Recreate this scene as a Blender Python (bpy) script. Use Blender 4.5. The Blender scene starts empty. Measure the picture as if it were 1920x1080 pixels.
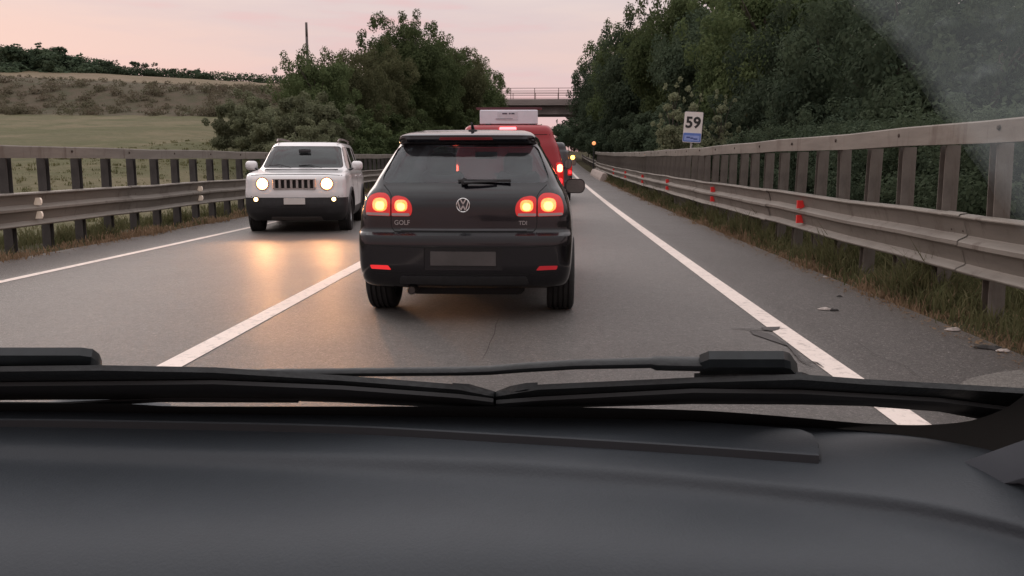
import bpy, bmesh, math, random
from mathutils import Vector, Matrix, geometry
from mathutils.bvhtree import BVHTree
R = math.radians
random.seed(7)
S = bpy.context.scene
COL = S.collection

# ------------------------------------------------------------------ camera
F = 1600.0                      # focal length in pixels of a 1920 wide frame
CAM = Vector((0, 0, 1.2))
PITCH, YAW = 8.15, 2.48
cd = bpy.data.cameras.new("camera"); cam = bpy.data.objects.new("camera", cd); COL.objects.link(cam)
cam.location = CAM; cam.rotation_euler = (R(90 - PITCH), 0, R(YAW))
cd.sensor_width = 36; cd.lens = 36 * F / 1920; cd.clip_start = 0.05; cd.clip_end = 5000
S.camera = cam
S.render.resolution_x, S.render.resolution_y = 1920, 1080
CM = cam.rotation_euler.to_matrix()
def ray(u, v): return (CM @ Vector(((u - 960) / F, (540 - v) / F, -1))).normalized()

# ------------------------------------------------------------------ world: dusk sky with thin pink cloud
SUN_EL, SUN_AZ = 24, -35
w = bpy.data.worlds.new("World"); S.world = w; w.use_nodes = True
nt = w.node_tree; N = nt.nodes; L = nt.links; N.clear()
wo = N.new('ShaderNodeOutputWorld'); bg = N.new('ShaderNodeBackground'); L.new(bg.outputs[0], wo.inputs[0])
sky = N.new('ShaderNodeTexSky'); sky.sky_type = 'NISHITA'; sky.sun_disc = False
sky.sun_elevation = R(4); sky.sun_rotation = R(SUN_AZ); sky.air_density = 1.6; sky.dust_density = 3
tc = N.new('ShaderNodeTexCoord'); sp = N.new('ShaderNodeSeparateXYZ'); L.new(tc.outputs['Generated'], sp.inputs[0])
rp = N.new('ShaderNodeValToRGB'); L.new(sp.outputs[2], rp.inputs[0])
cr = rp.color_ramp; cr.interpolation = 'EASE'
stops = [(0.0, (8.8, 5.4, 5.1)), (0.06, (9.1, 5.8, 5.5)), (0.125, (8.5, 6.45, 6.1)), (0.20, (8.2, 6.95, 6.75)), (0.28, (8.2, 7.2, 7.0)), (0.45, (9.8, 9.5, 9.6)), (1.0, (10, 9.9, 9.9))]
cr.elements[0].position = 0; cr.elements[1].position = 1
for p, c in stops[1:-1]: cr.elements.new(p)
for e, (p, c) in zip(sorted(cr.elements, key=lambda e: e.position), stops): e.position = p; e.color = (c[0] / 10, c[1] / 10, c[2] / 10, 1)
mp = N.new('ShaderNodeMapping'); mp.inputs['Scale'].default_value = (1.6, 1.6, 11); mp.inputs['Rotation'].default_value = (0, R(3), 0)
L.new(tc.outputs['Generated'], mp.inputs[0])
nz = N.new('ShaderNodeTexNoise'); nz.inputs['Scale'].default_value = 2.6; nz.inputs['Detail'].default_value = 5; nz.inputs['Roughness'].default_value = .5; L.new(mp.outputs[0], nz.inputs[0])
rr = N.new('ShaderNodeMapRange'); rr.inputs[1].default_value = .42; rr.inputs[2].default_value = .68; L.new(nz.outputs[0], rr.inputs[0])
cl = N.new('ShaderNodeMixRGB'); cl.blend_type = 'MIX'; cl.inputs[2].default_value = (.72, .60, .63, 1); L.new(rp.outputs[0], cl.inputs[1])
mfac = N.new('ShaderNodeMath'); mfac.operation = 'MULTIPLY'; mfac.inputs[1].default_value = .8; L.new(rr.outputs[0], mfac.inputs[0]); L.new(mfac.outputs[0], cl.inputs[0])
nz2 = N.new('ShaderNodeTexNoise'); nz2.inputs['Scale'].default_value = 2.6; nz2.inputs['Detail'].default_value = 4; L.new(mp.outputs[0], nz2.inputs[0])
r2 = N.new('ShaderNodeMapRange'); r2.inputs[1].default_value = .56; r2.inputs[2].default_value = .74; r2.inputs[4].default_value = .6; L.new(nz2.outputs[0], r2.inputs[0])
cl2 = N.new('ShaderNodeMixRGB'); cl2.inputs[2].default_value = (.98, .50, .48, 1); L.new(cl.outputs[0], cl2.inputs[1]); L.new(r2.outputs[0], cl2.inputs[0])
sc = N.new('ShaderNodeMixRGB'); sc.blend_type = 'MULTIPLY'; sc.inputs[0].default_value = 1; L.new(cl2.outputs[0], sc.inputs[1])
zb = N.new('ShaderNodeMapRange'); zb.inputs[1].default_value = .3; zb.inputs[2].default_value = .8; zb.inputs[3].default_value = 10; zb.inputs[4].default_value = 17; L.new(sp.outputs[2], zb.inputs[0]); L.new(zb.outputs[0], sc.inputs[2])   # the high sky is still the brightest part
mx = N.new('ShaderNodeMixRGB'); mx.inputs[0].default_value = .95; L.new(sky.outputs[0], mx.inputs[1]); L.new(sc.outputs[0], mx.inputs[2])
yf_ = N.new('ShaderNodeMapRange'); yf_.inputs[1].default_value = -.9; yf_.inputs[2].default_value = .5; yf_.inputs[3].default_value = .7; yf_.inputs[4].default_value = 1; L.new(sp.outputs[1], yf_.inputs[0])
ev = N.new('ShaderNodeVectorMath'); ev.operation = 'SCALE'; L.new(mx.outputs[0], ev.inputs[0]); L.new(yf_.outputs[0], ev.inputs['Scale'])   # the eastern half of the dusk sky is dimmer
L.new(ev.outputs[0], bg.inputs[0]); bg.inputs[1].default_value = 0.1
sl = bpy.data.lights.new("sun", 'SUN'); sl.energy = .5; sl.angle = R(25); sl.color = (1, .86, .78)
so = bpy.data.objects.new("sun", sl); COL.objects.link(so)
so.rotation_euler = Vector((math.sin(R(SUN_AZ)) * math.cos(R(SUN_EL)), math.cos(R(SUN_AZ)) * math.cos(R(SUN_EL)), math.sin(R(SUN_EL)))).to_track_quat('Z', 'Y').to_euler()
vs = S.view_settings; vs.view_transform = 'Standard'; vs.look = 'None'; vs.gamma = 1; vs.exposure = 0.0

# ------------------------------------------------------------------ materials
MATS = {}
def mat(name, col, rough=.6, metal=0, var=.12, scale=8, bump=0, bscale=40, coat=0, spec=.5, emit=None, es=0, col2=None, stretch=None, stain=None):
    if name in MATS: return MATS[name]
    m = bpy.data.materials.new(name); m.use_nodes = True; MATS[name] = m
    n = m.node_tree.nodes; l = m.node_tree.links; b = n['Principled BSDF']
    t = n.new('ShaderNodeTexCoord'); src = t.outputs['Object']
    if stretch:
        mpn = n.new('ShaderNodeMapping'); mpn.inputs['Scale'].default_value = stretch; l.new(src, mpn.inputs[0]); src = mpn.outputs[0]
    no = n.new('ShaderNodeTexNoise'); no.inputs['Scale'].default_value = scale; no.inputs['Detail'].default_value = 6; no.inputs['Roughness'].default_value = .65
    l.new(src, no.inputs[0])
    mr = n.new('ShaderNodeMapRange'); mr.inputs[1].default_value = .3; mr.inputs[2].default_value = .7; l.new(no.outputs[0], mr.inputs[0])
    mi = n.new('ShaderNodeMixRGB'); l.new(mr.outputs[0], mi.inputs[0])
    c2 = col2 or tuple(min(1, c * (1 + var)) for c in col); c1 = col if col2 else tuple(c * (1 - var) for c in col)
    mi.inputs[1].default_value = (*c1, 1); mi.inputs[2].default_value = (*c2, 1); outc = mi.outputs[0]
    if stain:   # rust or grime in drips and blotches
        for sc_, st, lo_, am in ((5, (1, 1, .12), .56, .75), (1.3, (.6, 1, .8), .55, .5)):
            mp2 = n.new('ShaderNodeMapping'); mp2.inputs['Scale'].default_value = st; l.new(t.outputs['Object'], mp2.inputs[0])
            n3 = n.new('ShaderNodeTexNoise'); n3.inputs['Scale'].default_value = sc_; n3.inputs['Detail'].default_value = 8; n3.inputs['Roughness'].default_value = .7; l.new(mp2.outputs[0], n3.inputs[0])
            m3 = n.new('ShaderNodeMapRange'); m3.inputs[1].default_value = lo_; m3.inputs[2].default_value = lo_ + .12; m3.inputs[4].default_value = am; l.new(n3.outputs[0], m3.inputs[0])
            x3 = n.new('ShaderNodeMixRGB'); x3.inputs[2].default_value = (*stain, 1); l.new(m3.outputs[0], x3.inputs[0]); l.new(outc, x3.inputs[1]); outc = x3.outputs[0]
    l.new(outc, b.inputs['Base Color'])
    b.inputs['Roughness'].default_value = rough; b.inputs['Metallic'].default_value = metal
    b.inputs['Coat Weight'].default_value = coat; b.inputs['Coat Roughness'].default_value = .06; b.inputs['Specular IOR Level'].default_value = spec
    if bump:
        n2 = n.new('ShaderNodeTexNoise'); n2.inputs['Scale'].default_value = bscale; n2.inputs['Detail'].default_value = 4; l.new(src, n2.inputs[0])
        bp = n.new('ShaderNodeBump'); bp.inputs['Strength'].default_value = bump; bp.inputs['Distance'].default_value = .02
        l.new(n2.outputs[0], bp.inputs['Height']); l.new(bp.outputs[0], b.inputs['Normal'])
    if emit: b.inputs['Emission Color'].default_value = (*emit, 1); b.inputs['Emission Strength'].default_value = es
    return m
def glass(name, tint, fac=.85, rough=.02, refl=1.0):
    if name in MATS: return MATS[name]
    m = bpy.data.materials.new(name); m.use_nodes = True; MATS[name] = m
    n = m.node_tree.nodes; l = m.node_tree.links; n.clear()
    o = n.new('ShaderNodeOutputMaterial'); t = n.new('ShaderNodeBsdfTransparent'); t.inputs[0].default_value = (*tint, 1)
    g = n.new('ShaderNodeBsdfGlossy'); g.inputs['Roughness'].default_value = rough; g.inputs[0].default_value = (refl, refl, refl, 1)
    no = n.new('ShaderNodeTexNoise'); no.inputs['Scale'].default_value = 3; df = n.new('ShaderNodeBsdfDiffuse'); df.inputs[0].default_value = (.4, .4, .42, 1)
    lw = n.new('ShaderNodeLayerWeight'); lw.inputs[0].default_value = .5; pw = n.new('ShaderNodeMath'); pw.operation = 'POWER'; pw.inputs[1].default_value = 5; l.new(lw.outputs['Facing'], pw.inputs[0]); fr = n.new('ShaderNodeMapRange'); fr.inputs[3].default_value = .045; fr.inputs[4].default_value = .95; l.new(pw.outputs[0], fr.inputs[0])
    a = n.new('ShaderNodeMixShader'); l.new(fr.outputs[0], a.inputs[0]); l.new(t.outputs[0], a.inputs[1]); l.new(g.outputs[0], a.inputs[2])
    mr = n.new('ShaderNodeMapRange'); mr.inputs[3].default_value = 0; mr.inputs[4].default_value = 2 * (1 - fac); l.new(no.outputs[0], mr.inputs[0])
    b = n.new('ShaderNodeMixShader'); l.new(mr.outputs[0], b.inputs[0]); l.new(a.outputs[0], b.inputs[1]); l.new(df.outputs[0], b.inputs[2])
    l.new(b.outputs[0], o.inputs[0]); return m

# ------------------------------------------------------------------ helpers
def link(name, me, m, parent=None):
    o = bpy.data.objects.new(name, me); COL.objects.link(o)
    if m and not me.materials: me.materials.append(m)
    if parent: o.parent = parent
    return o
def tag(o, label=None, cat=None, group=None, kind=None):
    if label: o['label'] = label
    if cat: o['category'] = cat
    if group: o['group'] = group
    if kind: o['kind'] = kind
    return o
def empty(name, loc=(0, 0, 0), rz=0, **k):
    o = bpy.data.objects.new(name, None); COL.objects.link(o); o.location = loc; o.rotation_euler = (0, 0, rz); o.empty_display_size = .2
    return tag(o, **k)
def dup(o, parent=None):
    c = o.copy(); COL.objects.link(c)
    if parent: c.parent = parent
    for ch in list(o.children): dup(ch, c)
    return c
class MB:
    def __init__(s): s.v = []; s.f = []
    def add(s, vs, fs):
        k = len(s.v); s.v += [tuple(v) for v in vs]; s.f += [tuple(i + k for i in f) for f in fs]; return s
    def box(s, c, d, rz=0, taper=1, bev=0):
        x, y, z = (q / 2 for q in d); M_ = Matrix.Rotation(rz, 3, 'Z')
        if bev:
            b = bev; out = []
            for zz, q in ((-z, b), (-z + b, 0), (z - b, 0), (z, b)):
                t = taper if zz > 0 else 1
                for sx, sy in ((-1, -1), (1, -1), (1, 1), (-1, 1)):
                    for k in ((0, 1) if sx * sy > 0 else (1, 0)):
                        px = sx * (x - (b + q) * (1 if k == 1 else 0) - (q if k == 0 else 0)); py = sy * (y - (b + q) * (1 if k == 0 else 0) - (q if k == 1 else 0))
                        out.append(M_ @ Vector((px * t, py * t, zz)) + Vector(c))
            fs = [tuple(range(7, -1, -1)), tuple(range(24, 32))]
            for r_ in range(3):
                for i in range(8): j = (i + 1) % 8; fs.append((r_ * 8 + i, r_ * 8 + j, r_ * 8 + 8 + j, r_ * 8 + 8 + i))
            return s.add(out, fs)
        out = []
        for zz in (-z, z):
            t = taper if zz > 0 else 1
            for px, py in ((-x, -y), (x, -y), (x, y), (-x, y)): out.append(M_ @ Vector((px * t, py * t, zz)) + Vector(c))
        return s.add(out, [(3, 2, 1, 0), (4, 5, 6, 7), (0, 1, 5, 4), (1, 2, 6, 5), (2, 3, 7, 6), (3, 0, 4, 7)])
    def tube(s, pts, rad, n=8, cap=True, flat=1.0):
        pts = [Vector(p) for p in pts]; rs = rad if hasattr(rad, '__len__') else [rad] * len(pts)
        rings = []; prev = None
        for i, p in enumerate(pts):
            d = (pts[min(i + 1, len(pts) - 1)] - pts[max(i - 1, 0)]).normalized()
            up = Vector((0, 0, 1)) if abs(d.z) < .9 else Vector((1, 0, 0))
            a = d.cross(up).normalized(); b = a.cross(d)
            rings.append([p + a * math.cos(t) * rs[i] + b * math.sin(t) * rs[i] * flat for t in [2 * math.pi * k / n for k in range(n)]])
        vs = [v for r_ in rings for v in r_]; fs = []
        for i in range(len(rings) - 1):
            for k in range(n): j = (k + 1) % n; fs.append((i * n + k, i * n + j, (i + 1) * n + j, (i + 1) * n + k))
        if cap: fs += [tuple(range(n - 1, -1, -1)), tuple(range(len(vs) - n, len(vs)))]
        return s.add(vs, fs)
    def lathe(s, prof, M_, n=32, closed=False):   # prof: (axial, radius) about local X axis
        vs = []; m = len(prof)
        for k in range(n):
            t = 2 * math.pi * k / n
            for a, r_ in prof: vs.append(M_ @ Vector((a, r_ * math.cos(t), r_ * math.sin(t))))
        fs = []
        for k in range(n):
            j = (k + 1) % n
            for i in range(m if closed else m - 1): i2 = (i + 1) % m; fs.append((k * m + i, k * m + i2, j * m + i2, j * m + i))
        return s.add(vs, fs)
    def prism(s, poly, axis, a, b):   # poly 2-D, axis 'x','y','z'
        def P(p, t): return {'x': (t, p[0], p[1]), 'y': (p[0], t, p[1]), 'z': (p[0], p[1], t)}[axis]
        n = len(poly); vs = [P(p, a) for p in poly] + [P(p, b) for p in poly]
        return s.add(vs, [tuple(range(n - 1, -1, -1)), tuple(range(n, 2 * n))] + [(i, (i + 1) % n, n + (i + 1) % n, n + i) for i in range(n)])
    def mesh(s, name, smooth=False, fix=True):
        me = bpy.data.meshes.new(name); me.from_pydata(s.v, [], s.f); me.update()
        if fix:
            bm = bmesh.new(); bm.from_mesh(me); bmesh.ops.recalc_face_normals(bm, faces=bm.faces); bm.to_mesh(me); bm.free()
        if smooth:
            if smooth is True: me.polygons.foreach_set('use_smooth', [True] * len(me.polygons))
            else: me.set_sharp_from_angle(angle=R(smooth)); me.polygons.foreach_set('use_smooth', [True] * len(me.polygons))
        return me
    def build(s, name, m, parent=None, smooth=False): return link(name, s.mesh(name, smooth), m, parent)
def pchip(xs, ys):
    n = len(xs); h = [xs[i + 1] - xs[i] for i in range(n - 1)]; d = [(ys[i + 1] - ys[i]) / h[i] for i in range(n - 1)]; m = [0] * n
    for i in range(1, n - 1):
        if d[i - 1] * d[i] > 0: m[i] = 2 * d[i - 1] * d[i] / (d[i - 1] + d[i])
    m[0] = d[0]; m[-1] = d[-1]
    def f(x):
        if x <= xs[0]: return ys[0]
        if x >= xs[-1]: return ys[-1]
        i = max(k for k in range(n - 1) if xs[k] <= x); t = (x - xs[i]) / h[i]
        return (2*t**3 - 3*t*t + 1) * ys[i] + (t**3 - 2*t*t + t) * h[i] * m[i] + (-2*t**3 + 3*t*t) * ys[i+1] + (t**3 - t*t) * h[i] * m[i+1]
    return f
def text_mesh(txt, size, depth=.002, bold=0):
    c = bpy.data.curves.new('lettering', 'FONT'); c.body = txt; c.size = size; c.extrude = depth; c.align_x = 'CENTER'; c.align_y = 'CENTER'; c.offset = bold; c.resolution_u = 3
    o = bpy.data.objects.new('lettering', c); COL.objects.link(o); bpy.context.view_layer.update()
    me = bpy.data.meshes.new_from_object(o); bpy.data.objects.remove(o); bpy.data.curves.remove(c); return me
def rrect(cx, cy, w_, h_, r_, n=5):
    out = []
    for qx, qy, a0 in ((1, 1, 0), (-1, 1, 90), (-1, -1, 180), (1, -1, 270)):
        for k in range(n + 1):
            a = R(a0 + 90 * k / n); out.append((cx + qx * (w_ / 2 - r_) + r_ * math.cos(a), cy + qy * (h_ / 2 - r_) + r_ * math.sin(a)))
    return out
def rounded(poly, r_, n=4):   # round a polygon's corners
    out = []; m = len(poly); rs = r_ if hasattr(r_, '__len__') else [r_] * m
    for i in range(m):
        p = Vector(poly[i]); a = Vector(poly[i - 1]) - p; b = Vector(poly[(i + 1) % m]) - p
        q = min(rs[i], a.length * .45, b.length * .45); A = p + a.normalized() * q; B = p + b.normalized() * q
        for k in range(n + 1): t = k / n; out.append(tuple(A * (1 - t)**2 + p * 2 * t * (1 - t) + B * t * t))
    return out
def smooth01(t): t = max(0, min(1, t)); return t * t * (3 - 2 * t)

# ------------------------------------------------------------------ ground heights
def elev(y):
    if y <= 110: return 1.7e-4 * y * y if y > 0 else 0
    return 2.057 + .0374 * (min(y, 170) - 110) - .004 * max(0, y - 170)
hillf = pchip([-40, 0, 15, 30, 60, 90, 101, 106, 119, 131, 150, 200, 420, 1500], [-.6, -.6, -.3, .7, 3.5, 6.2, 7.15, 8.0, 12.0, 13.7, 15.9, 17.2, 16, 6])
def ground_h(x, y):
    e = elev(y)
    if -7.9 < x < 3.5: return e - .035
    if x >= 3.5: return e - .02 - .25 * smooth01((x - 3.6) / 1.2) + 2.6 * smooth01((x - 5) / 16) + .03 * max(0, x - 21) * (1 if x < 200 else 0)
    g = hillf(y) * (1 + (.0016 if y < 118 else .0036) * (min(-x, 160) - 58))
    s = smooth01((-x - 9.5) / (10 if y < 60 else 22))
    return (e - .03 - .15 * smooth01((-x - 7.9) / 1)) * (1 - s) + g * s
def frange(a, b, st):
    out = []
    while a < b: out.append(a); a += st
    return out
YS = frange(-30, 40, 1.0) + frange(40, 130, 2) + frange(130, 220, 6) + [220, 250, 300, 400, 600, 900, 1400, 2200]
XS = [-1600, -900, -500, -320] + frange(-240, -60, 6) + frange(-60, -10, 2) + [-10, -9.5, -9, -8.4, -7.9, -7.3, -6.9, -5, -2, 0, 2, 3.0, 3.5, 3.9, 4.4, 5, 6, 7.5] + frange(9, 40, 3) + [45, 60, 90, 150, 300, 700, 1600]

def ground_mat(name, kind):
    m = bpy.data.materials.new(name); m.use_nodes = True; n = m.node_tree.nodes; l = m.node_tree.links; b = n['Principled BSDF']
    g = n.new('ShaderNodeNewGeometry'); s = n.new('ShaderNodeSeparateXYZ'); l.new(g.outputs['Position'], s.inputs[0])
    def noise(sc_, det=6, rough=.6):
        q = n.new('ShaderNodeTexNoise'); q.inputs['Scale'].default_value = sc_; q.inputs['Detail'].default_value = det; q.inputs['Roughness'].default_value = rough; l.new(g.outputs['Position'], q.inputs[0]); return q.outputs[0]
    def rng(v, a, b_, c=0, d=1):
        q = n.new('ShaderNodeMapRange'); q.inputs[1].default_value = a; q.inputs[2].default_value = b_; q.inputs[3].default_value = c; q.inputs[4].default_value = d; l.new(v, q.inputs[0]); return q.outputs[0]
    def mix(f, a, b_, t='MIX'):
        q = n.new('ShaderNodeMixRGB'); q.blend_type = t
        for i, x in ((0, f), (1, a), (2, b_)):
            if isinstance(x, (tuple, float, int)): q.inputs[i].default_value = (*x, 1) if isinstance(x, tuple) else x
            else: l.new(x, q.inputs[i])
        return q.outputs[0]
    def math_(op, a, b_):
        q = n.new('ShaderNodeMath'); q.operation = op
        for i, x in ((0, a), (1, b_)):
            if isinstance(x, (float, int)): q.inputs[i].default_value = x
            else: l.new(x, q.inputs[i])
        return q.outputs[0]
    X, Y = s.outputs[0], s.outputs[1]
    if kind == 'terrain':
        n1 = rng(noise(.25), .35, .65); n2 = rng(noise(3), .3, .7); n3 = rng(noise(.06, 4), .4, .6)
        field = mix(n1, (.118, .110, .062), (.155, .138, .085)); field = mix(math_('MULTIPLY', n3, .6), field, (.085, .095, .04)); field = mix(math_('MULTIPLY', n2, .4), field, (.07, .065, .035)); field = mix(math_('MULTIPLY', rng(noise(.11, 8, .7), .48, .6), .55), field, (.19, .155, .10)); field = mix(math_('MULTIPLY', rng(noise(.5, 8, .75), .55, .65), .45), field, (.06, .065, .03))
        scrub = mix(rng(noise(.5), .35, .65), (.105, .082, .060), (.075, .072, .045)); top = mix(n1, (.21, .165, .12), (.16, .13, .08))
        Yw = math_('ADD', Y, rng(noise(.15), 0, 1, -2, 2))
        c = mix(rng(Yw, 100.5, 102.5), field, scrub); c = mix(rng(Yw, 127, 131), c, top)
        verge = mix(n2, (.075, .055, .035), (.045, .05, .022)); side = rng(X, -9.5, -10.5); c = mix(side, verge, c)
        l.new(c, b.inputs['Base Color']); b.inputs['Roughness'].default_value = .95; b.inputs['Specular IOR Level'].default_value = .1
        bp = n.new('ShaderNodeBump'); bp.inputs['Strength'].default_value = .8; bp.inputs['Distance'].default_value = .15; l.new(noise(2.5, 8), bp.inputs['Height']); l.new(bp.outputs[0], b.inputs['Normal'])
    if kind == 'asphalt':
        sp_ = rng(noise(42, 5, .95), .40, .60); pat = rng(noise(.7), .3, .7); big = rng(noise(.18, 3), .35, .65)
        lane = mix(pat, ASPH[0], ASPH[1]); sh = mix(pat, ASPH[2], ASPH[3])
        right = rng(X, 1.72, 1.95); left = rng(X, -5.75, -5.9)
        c = mix(math_('MAXIMUM', right, left), lane, sh)
        # tyre-polished wheel tracks and the oil strip between them
        for xc, wd in ((-1.1, .35), (.5, .35), (-3.3, .35), (-4.9, .35)):
            dd = math_('ABSOLUTE', math_('SUBTRACT', X, xc), 0.0); c = mix(math_('MULTIPLY', rng(dd, wd, 0), .12), c, (.19, .175, .17))
        for xc, wd in ((-.3, .3), (-4.1, .3)):
            dd = math_('ABSOLUTE', math_('SUBTRACT', X, xc), 0.0); c = mix(math_('MULTIPLY', rng(dd, wd, 0), .18), c, (.07, .063, .06))
        c = mix(math_('MULTIPLY', sp_, .6), c, (.035, .032, .030)); c = mix(math_('MULTIPLY', rng(noise(60, 3, .8), .57, .66), .75), c, (.42, .38, .35)); c = mix(math_('MULTIPLY', rng(noise(9, 5, .7), .45, .65), .22), c, (.07, .064, .06)); c = mix(math_('MULTIPLY', rng(noise(19, 4, .9), .50, .62), .30), c, (.055, .05, .047)); c = mix(math_('MULTIPLY', rng(noise(27, 4, .9), .54, .64), .30), c, (.36, .33, .30))
        c = mix(math_('MULTIPLY', big, .2), c, (.09, .08, .075))
        edge = rng(math_('ADD', X, rng(noise(1.5), 0, 1, -.2, .2)), 2.75, 3.1); c = mix(math_('MULTIPLY', edge, .6), c, (.10, .075, .055))
        l.new(c, b.inputs['Base Color']); l.new(rng(pat, 0, 1, .36, .46), b.inputs['Roughness']); b.inputs['Specular IOR Level'].default_value = .42
        bp = n.new('ShaderNodeBump'); bp.inputs['Strength'].default_value = 1; bp.inputs['Distance'].default_value = .014; l.new(noise(48, 5, .9), bp.inputs['Height']); l.new(bp.outputs[0], b.inputs['Normal'])
    if kind == 'paint':
        wear = rng(noise(16, 8, .8), .52, .62); c = mix(rng(noise(1.2), .3, .7), (.80, .69, .62), (.70, .60, .54)); c = mix(math_('MULTIPLY', wear, .5), c, (.26, .22, .2))
        l.new(c, b.inputs['Base Color']); b.inputs['Roughness'].default_value = .6
        bp = n.new('ShaderNodeBump'); bp.inputs['Strength'].default_value = .3; bp.inputs['Distance'].default_value = .004; l.new(noise(90, 3), bp.inputs['Height']); l.new(bp.outputs[0], b.inputs['Normal'])
    return m
ASPH = [(.165, .150, .140), (.208, .190, .177), (.075, .064, .058), (.098, .084, .076)]
M_GROUND = ground_mat('dry_grass_ground', 'terrain'); M_ASPH = ground_mat('asphalt', 'asphalt'); M_PAINT = ground_mat('road_paint', 'paint')

g = MB(); nx = len(XS)
vs_ = []
for y in YS:
    for x in XS:
        j = 0
        if x < -11 or x > 6: j = .12 * math.sin(x * 1.3 + y * .7) * math.sin(x * .37 - y * .9)
        vs_.append((x, y, ground_h(x, y) + j))
g.add(vs_, [(j * nx + i, j * nx + i + 1, (j + 1) * nx + i + 1, (j + 1) * nx + i) for j in range(len(YS) - 1) for i in range(nx - 1)])
tag(g.build('ground', M_GROUND, smooth=True), kind='structure')

def strip(name, x0, x1, m, dz=0, y0=-20, y1=1400, wob=0):
    mb = MB(); ys = [y for y in YS if y0 < y < y1]; ys = [y0] + ys + [y1]; v = []
    for y in ys:
        a = wob * random.uniform(-1, 1); b = wob * random.uniform(-1, 1)
        v += [(x0 + a, y, elev(y) + dz), (x1 + b, y, elev(y) + dz)]
    mb.add(v, [(2 * i, 2 * i + 1, 2 * i + 3, 2 * i + 2) for i in range(len(ys) - 1)])
    return mb.build(name, m)
tag(strip('road', -6.85, 3.02, M_ASPH), kind='structure')
LINE_R, LINE_C, LINE_L = 1.707, -2.275, -5.65
tag(strip('edge_line', LINE_R - .08, LINE_R + .08, M_PAINT, .004, y1=300), kind='structure')
tag(strip('centre_line', LINE_C - .08, LINE_C + .08, M_PAINT, .004, y1=300), kind='structure')
tag(strip('edge_line', LINE_L - .06, LINE_L + .06, M_PAINT, .004, y1=300), kind='structure')
def gp(u, v, h=0.0):
    d = ray(u, v); t = (h - CAM.z) / d.z; return CAM + d * t
# tar-filled cracks running across the right edge line
M_TAR = mat('crack_tar', (.05, .043, .04), .7, var=.3)
cr_ = MB()
def crack(pts, wd):
    L_ = [gp(u, v) for u, v in pts]; vs = []
    for i, p in enumerate(L_):
        d = (L_[min(i + 1, len(L_) - 1)] - L_[max(i - 1, 0)]).normalized(); n_ = Vector((-d.y, d.x, 0)); q = wd[i] * .5
        vs += [(p.x + n_.x * q, p.y + n_.y * q, elev(p.y) + .009), (p.x - n_.x * q, p.y - n_.y * q, elev(p.y) + .009)]
    cr_.add(vs, [(2 * i, 2 * i + 1, 2 * i + 3, 2 * i + 2) for i in range(len(L_) - 1)])
def polyc(pts, dz=.007): L_ = [gp(u, v) for u, v in pts]; cr_.add([(p.x, p.y, elev(p.y) + dz) for p in L_], [tuple(range(len(L_)))])
crack([(1368, 619), (1400, 620), (1430, 622), (1455, 620), (1472, 619)], [.008, .02, .022, .014, .006])
polyc([(1405, 622), (1440, 628), (1458, 637), (1478, 652), (1462, 647), (1436, 638), (1412, 630)])
polyc([(1426, 617), (1463, 616), (1459, 621), (1447, 624), (1433, 622)], .0085)
polyc([(1478, 650), (1490, 656), (1497, 672), (1489, 668)], .0085)
crack([(1466, 644), (1480, 652), (1490, 664), (1502, 680), (1524, 690)], [.02, .03, .018, .014, .004])
crack([(1508, 682), (1518, 680), (1530, 683), (1545, 693)], [.004, .012, .016, .003])
crack([(1640, 769), (1650, 768), (1662, 769)], [.003, .007, .003])
for a_ in ([(905, 676), (914, 660), (919, 645), (927, 630), (930, 612), (936, 600)], [(1600, 640), (1640, 668), (1700, 690), (1730, 716)]):
    crack(a_, [.002] + [.004] * (len(a_) - 2) + [.002])
tag(cr_.build('road_crack', M_TAR), kind='structure')
# pale gravelly patch on the near right shoulder
gr = MB(); pts = [gp(u, v) for u, v in ((1790, 727), (1815, 712), (1850, 703), (1890, 697), (1960, 690), (2050, 700), (2050, 760), (1900, 760), (1820, 740))]
gr.add([(p.x, p.y, .005) for p in pts], [tuple(range(len(pts)))])
tag(gr.build('gravel_patch', mat('pale_gravel', (.17, .155, .14), .9, var=.5, scale=60, bump=.8, bscale=150)), kind='structure')

# ------------------------------------------------------------------ crash barriers
M_STEEL = mat('weathered_galvanised_steel', (.165, .145, .124), .62, .15, scale=2.5, col2=(.245, .218, .188), bump=.12, bscale=6, stretch=(3, .35, 3), stain=(.10, .072, .056))
M_POSTD = mat('dark_post_steel', (.085, .078, .074), .7, .2, var=.35, scale=4)  # darker steel colour for the posts of the left barrier
M_POSTR = mat('post_steel', (.175, .152, .132), .65, .2, var=.3, scale=5, stain=(.09, .065, .05))
M_BOLT = mat('rusty_bolt', (.07, .05, .04), .7, .5)
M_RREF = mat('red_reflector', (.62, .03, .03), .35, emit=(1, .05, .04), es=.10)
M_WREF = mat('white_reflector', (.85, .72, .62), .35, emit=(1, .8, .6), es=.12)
def sweep(prof, ys, x, sgn, h_off=0, jit=0):   # prof: (out, z) towards the road
    v = []; m = len(prof)
    for y in ys:
        jx = jit * math.sin(y * .9 + x) ; jz = jit * math.sin(y * .53 + 2 * x) + (jit * 1.3 * math.sin(y * 2.7 + x * 5) if jit else 0)
        for o_, z_ in prof: v.append((x + sgn * o_ + jx, y, elev(y) + z_ + h_off + jz))
    return v, [(j * m + i, j * m + i + 1, (j + 1) * m + i + 1, (j + 1) * m + i) for j in range(len(ys) - 1) for i in range(m - 1)]
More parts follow.
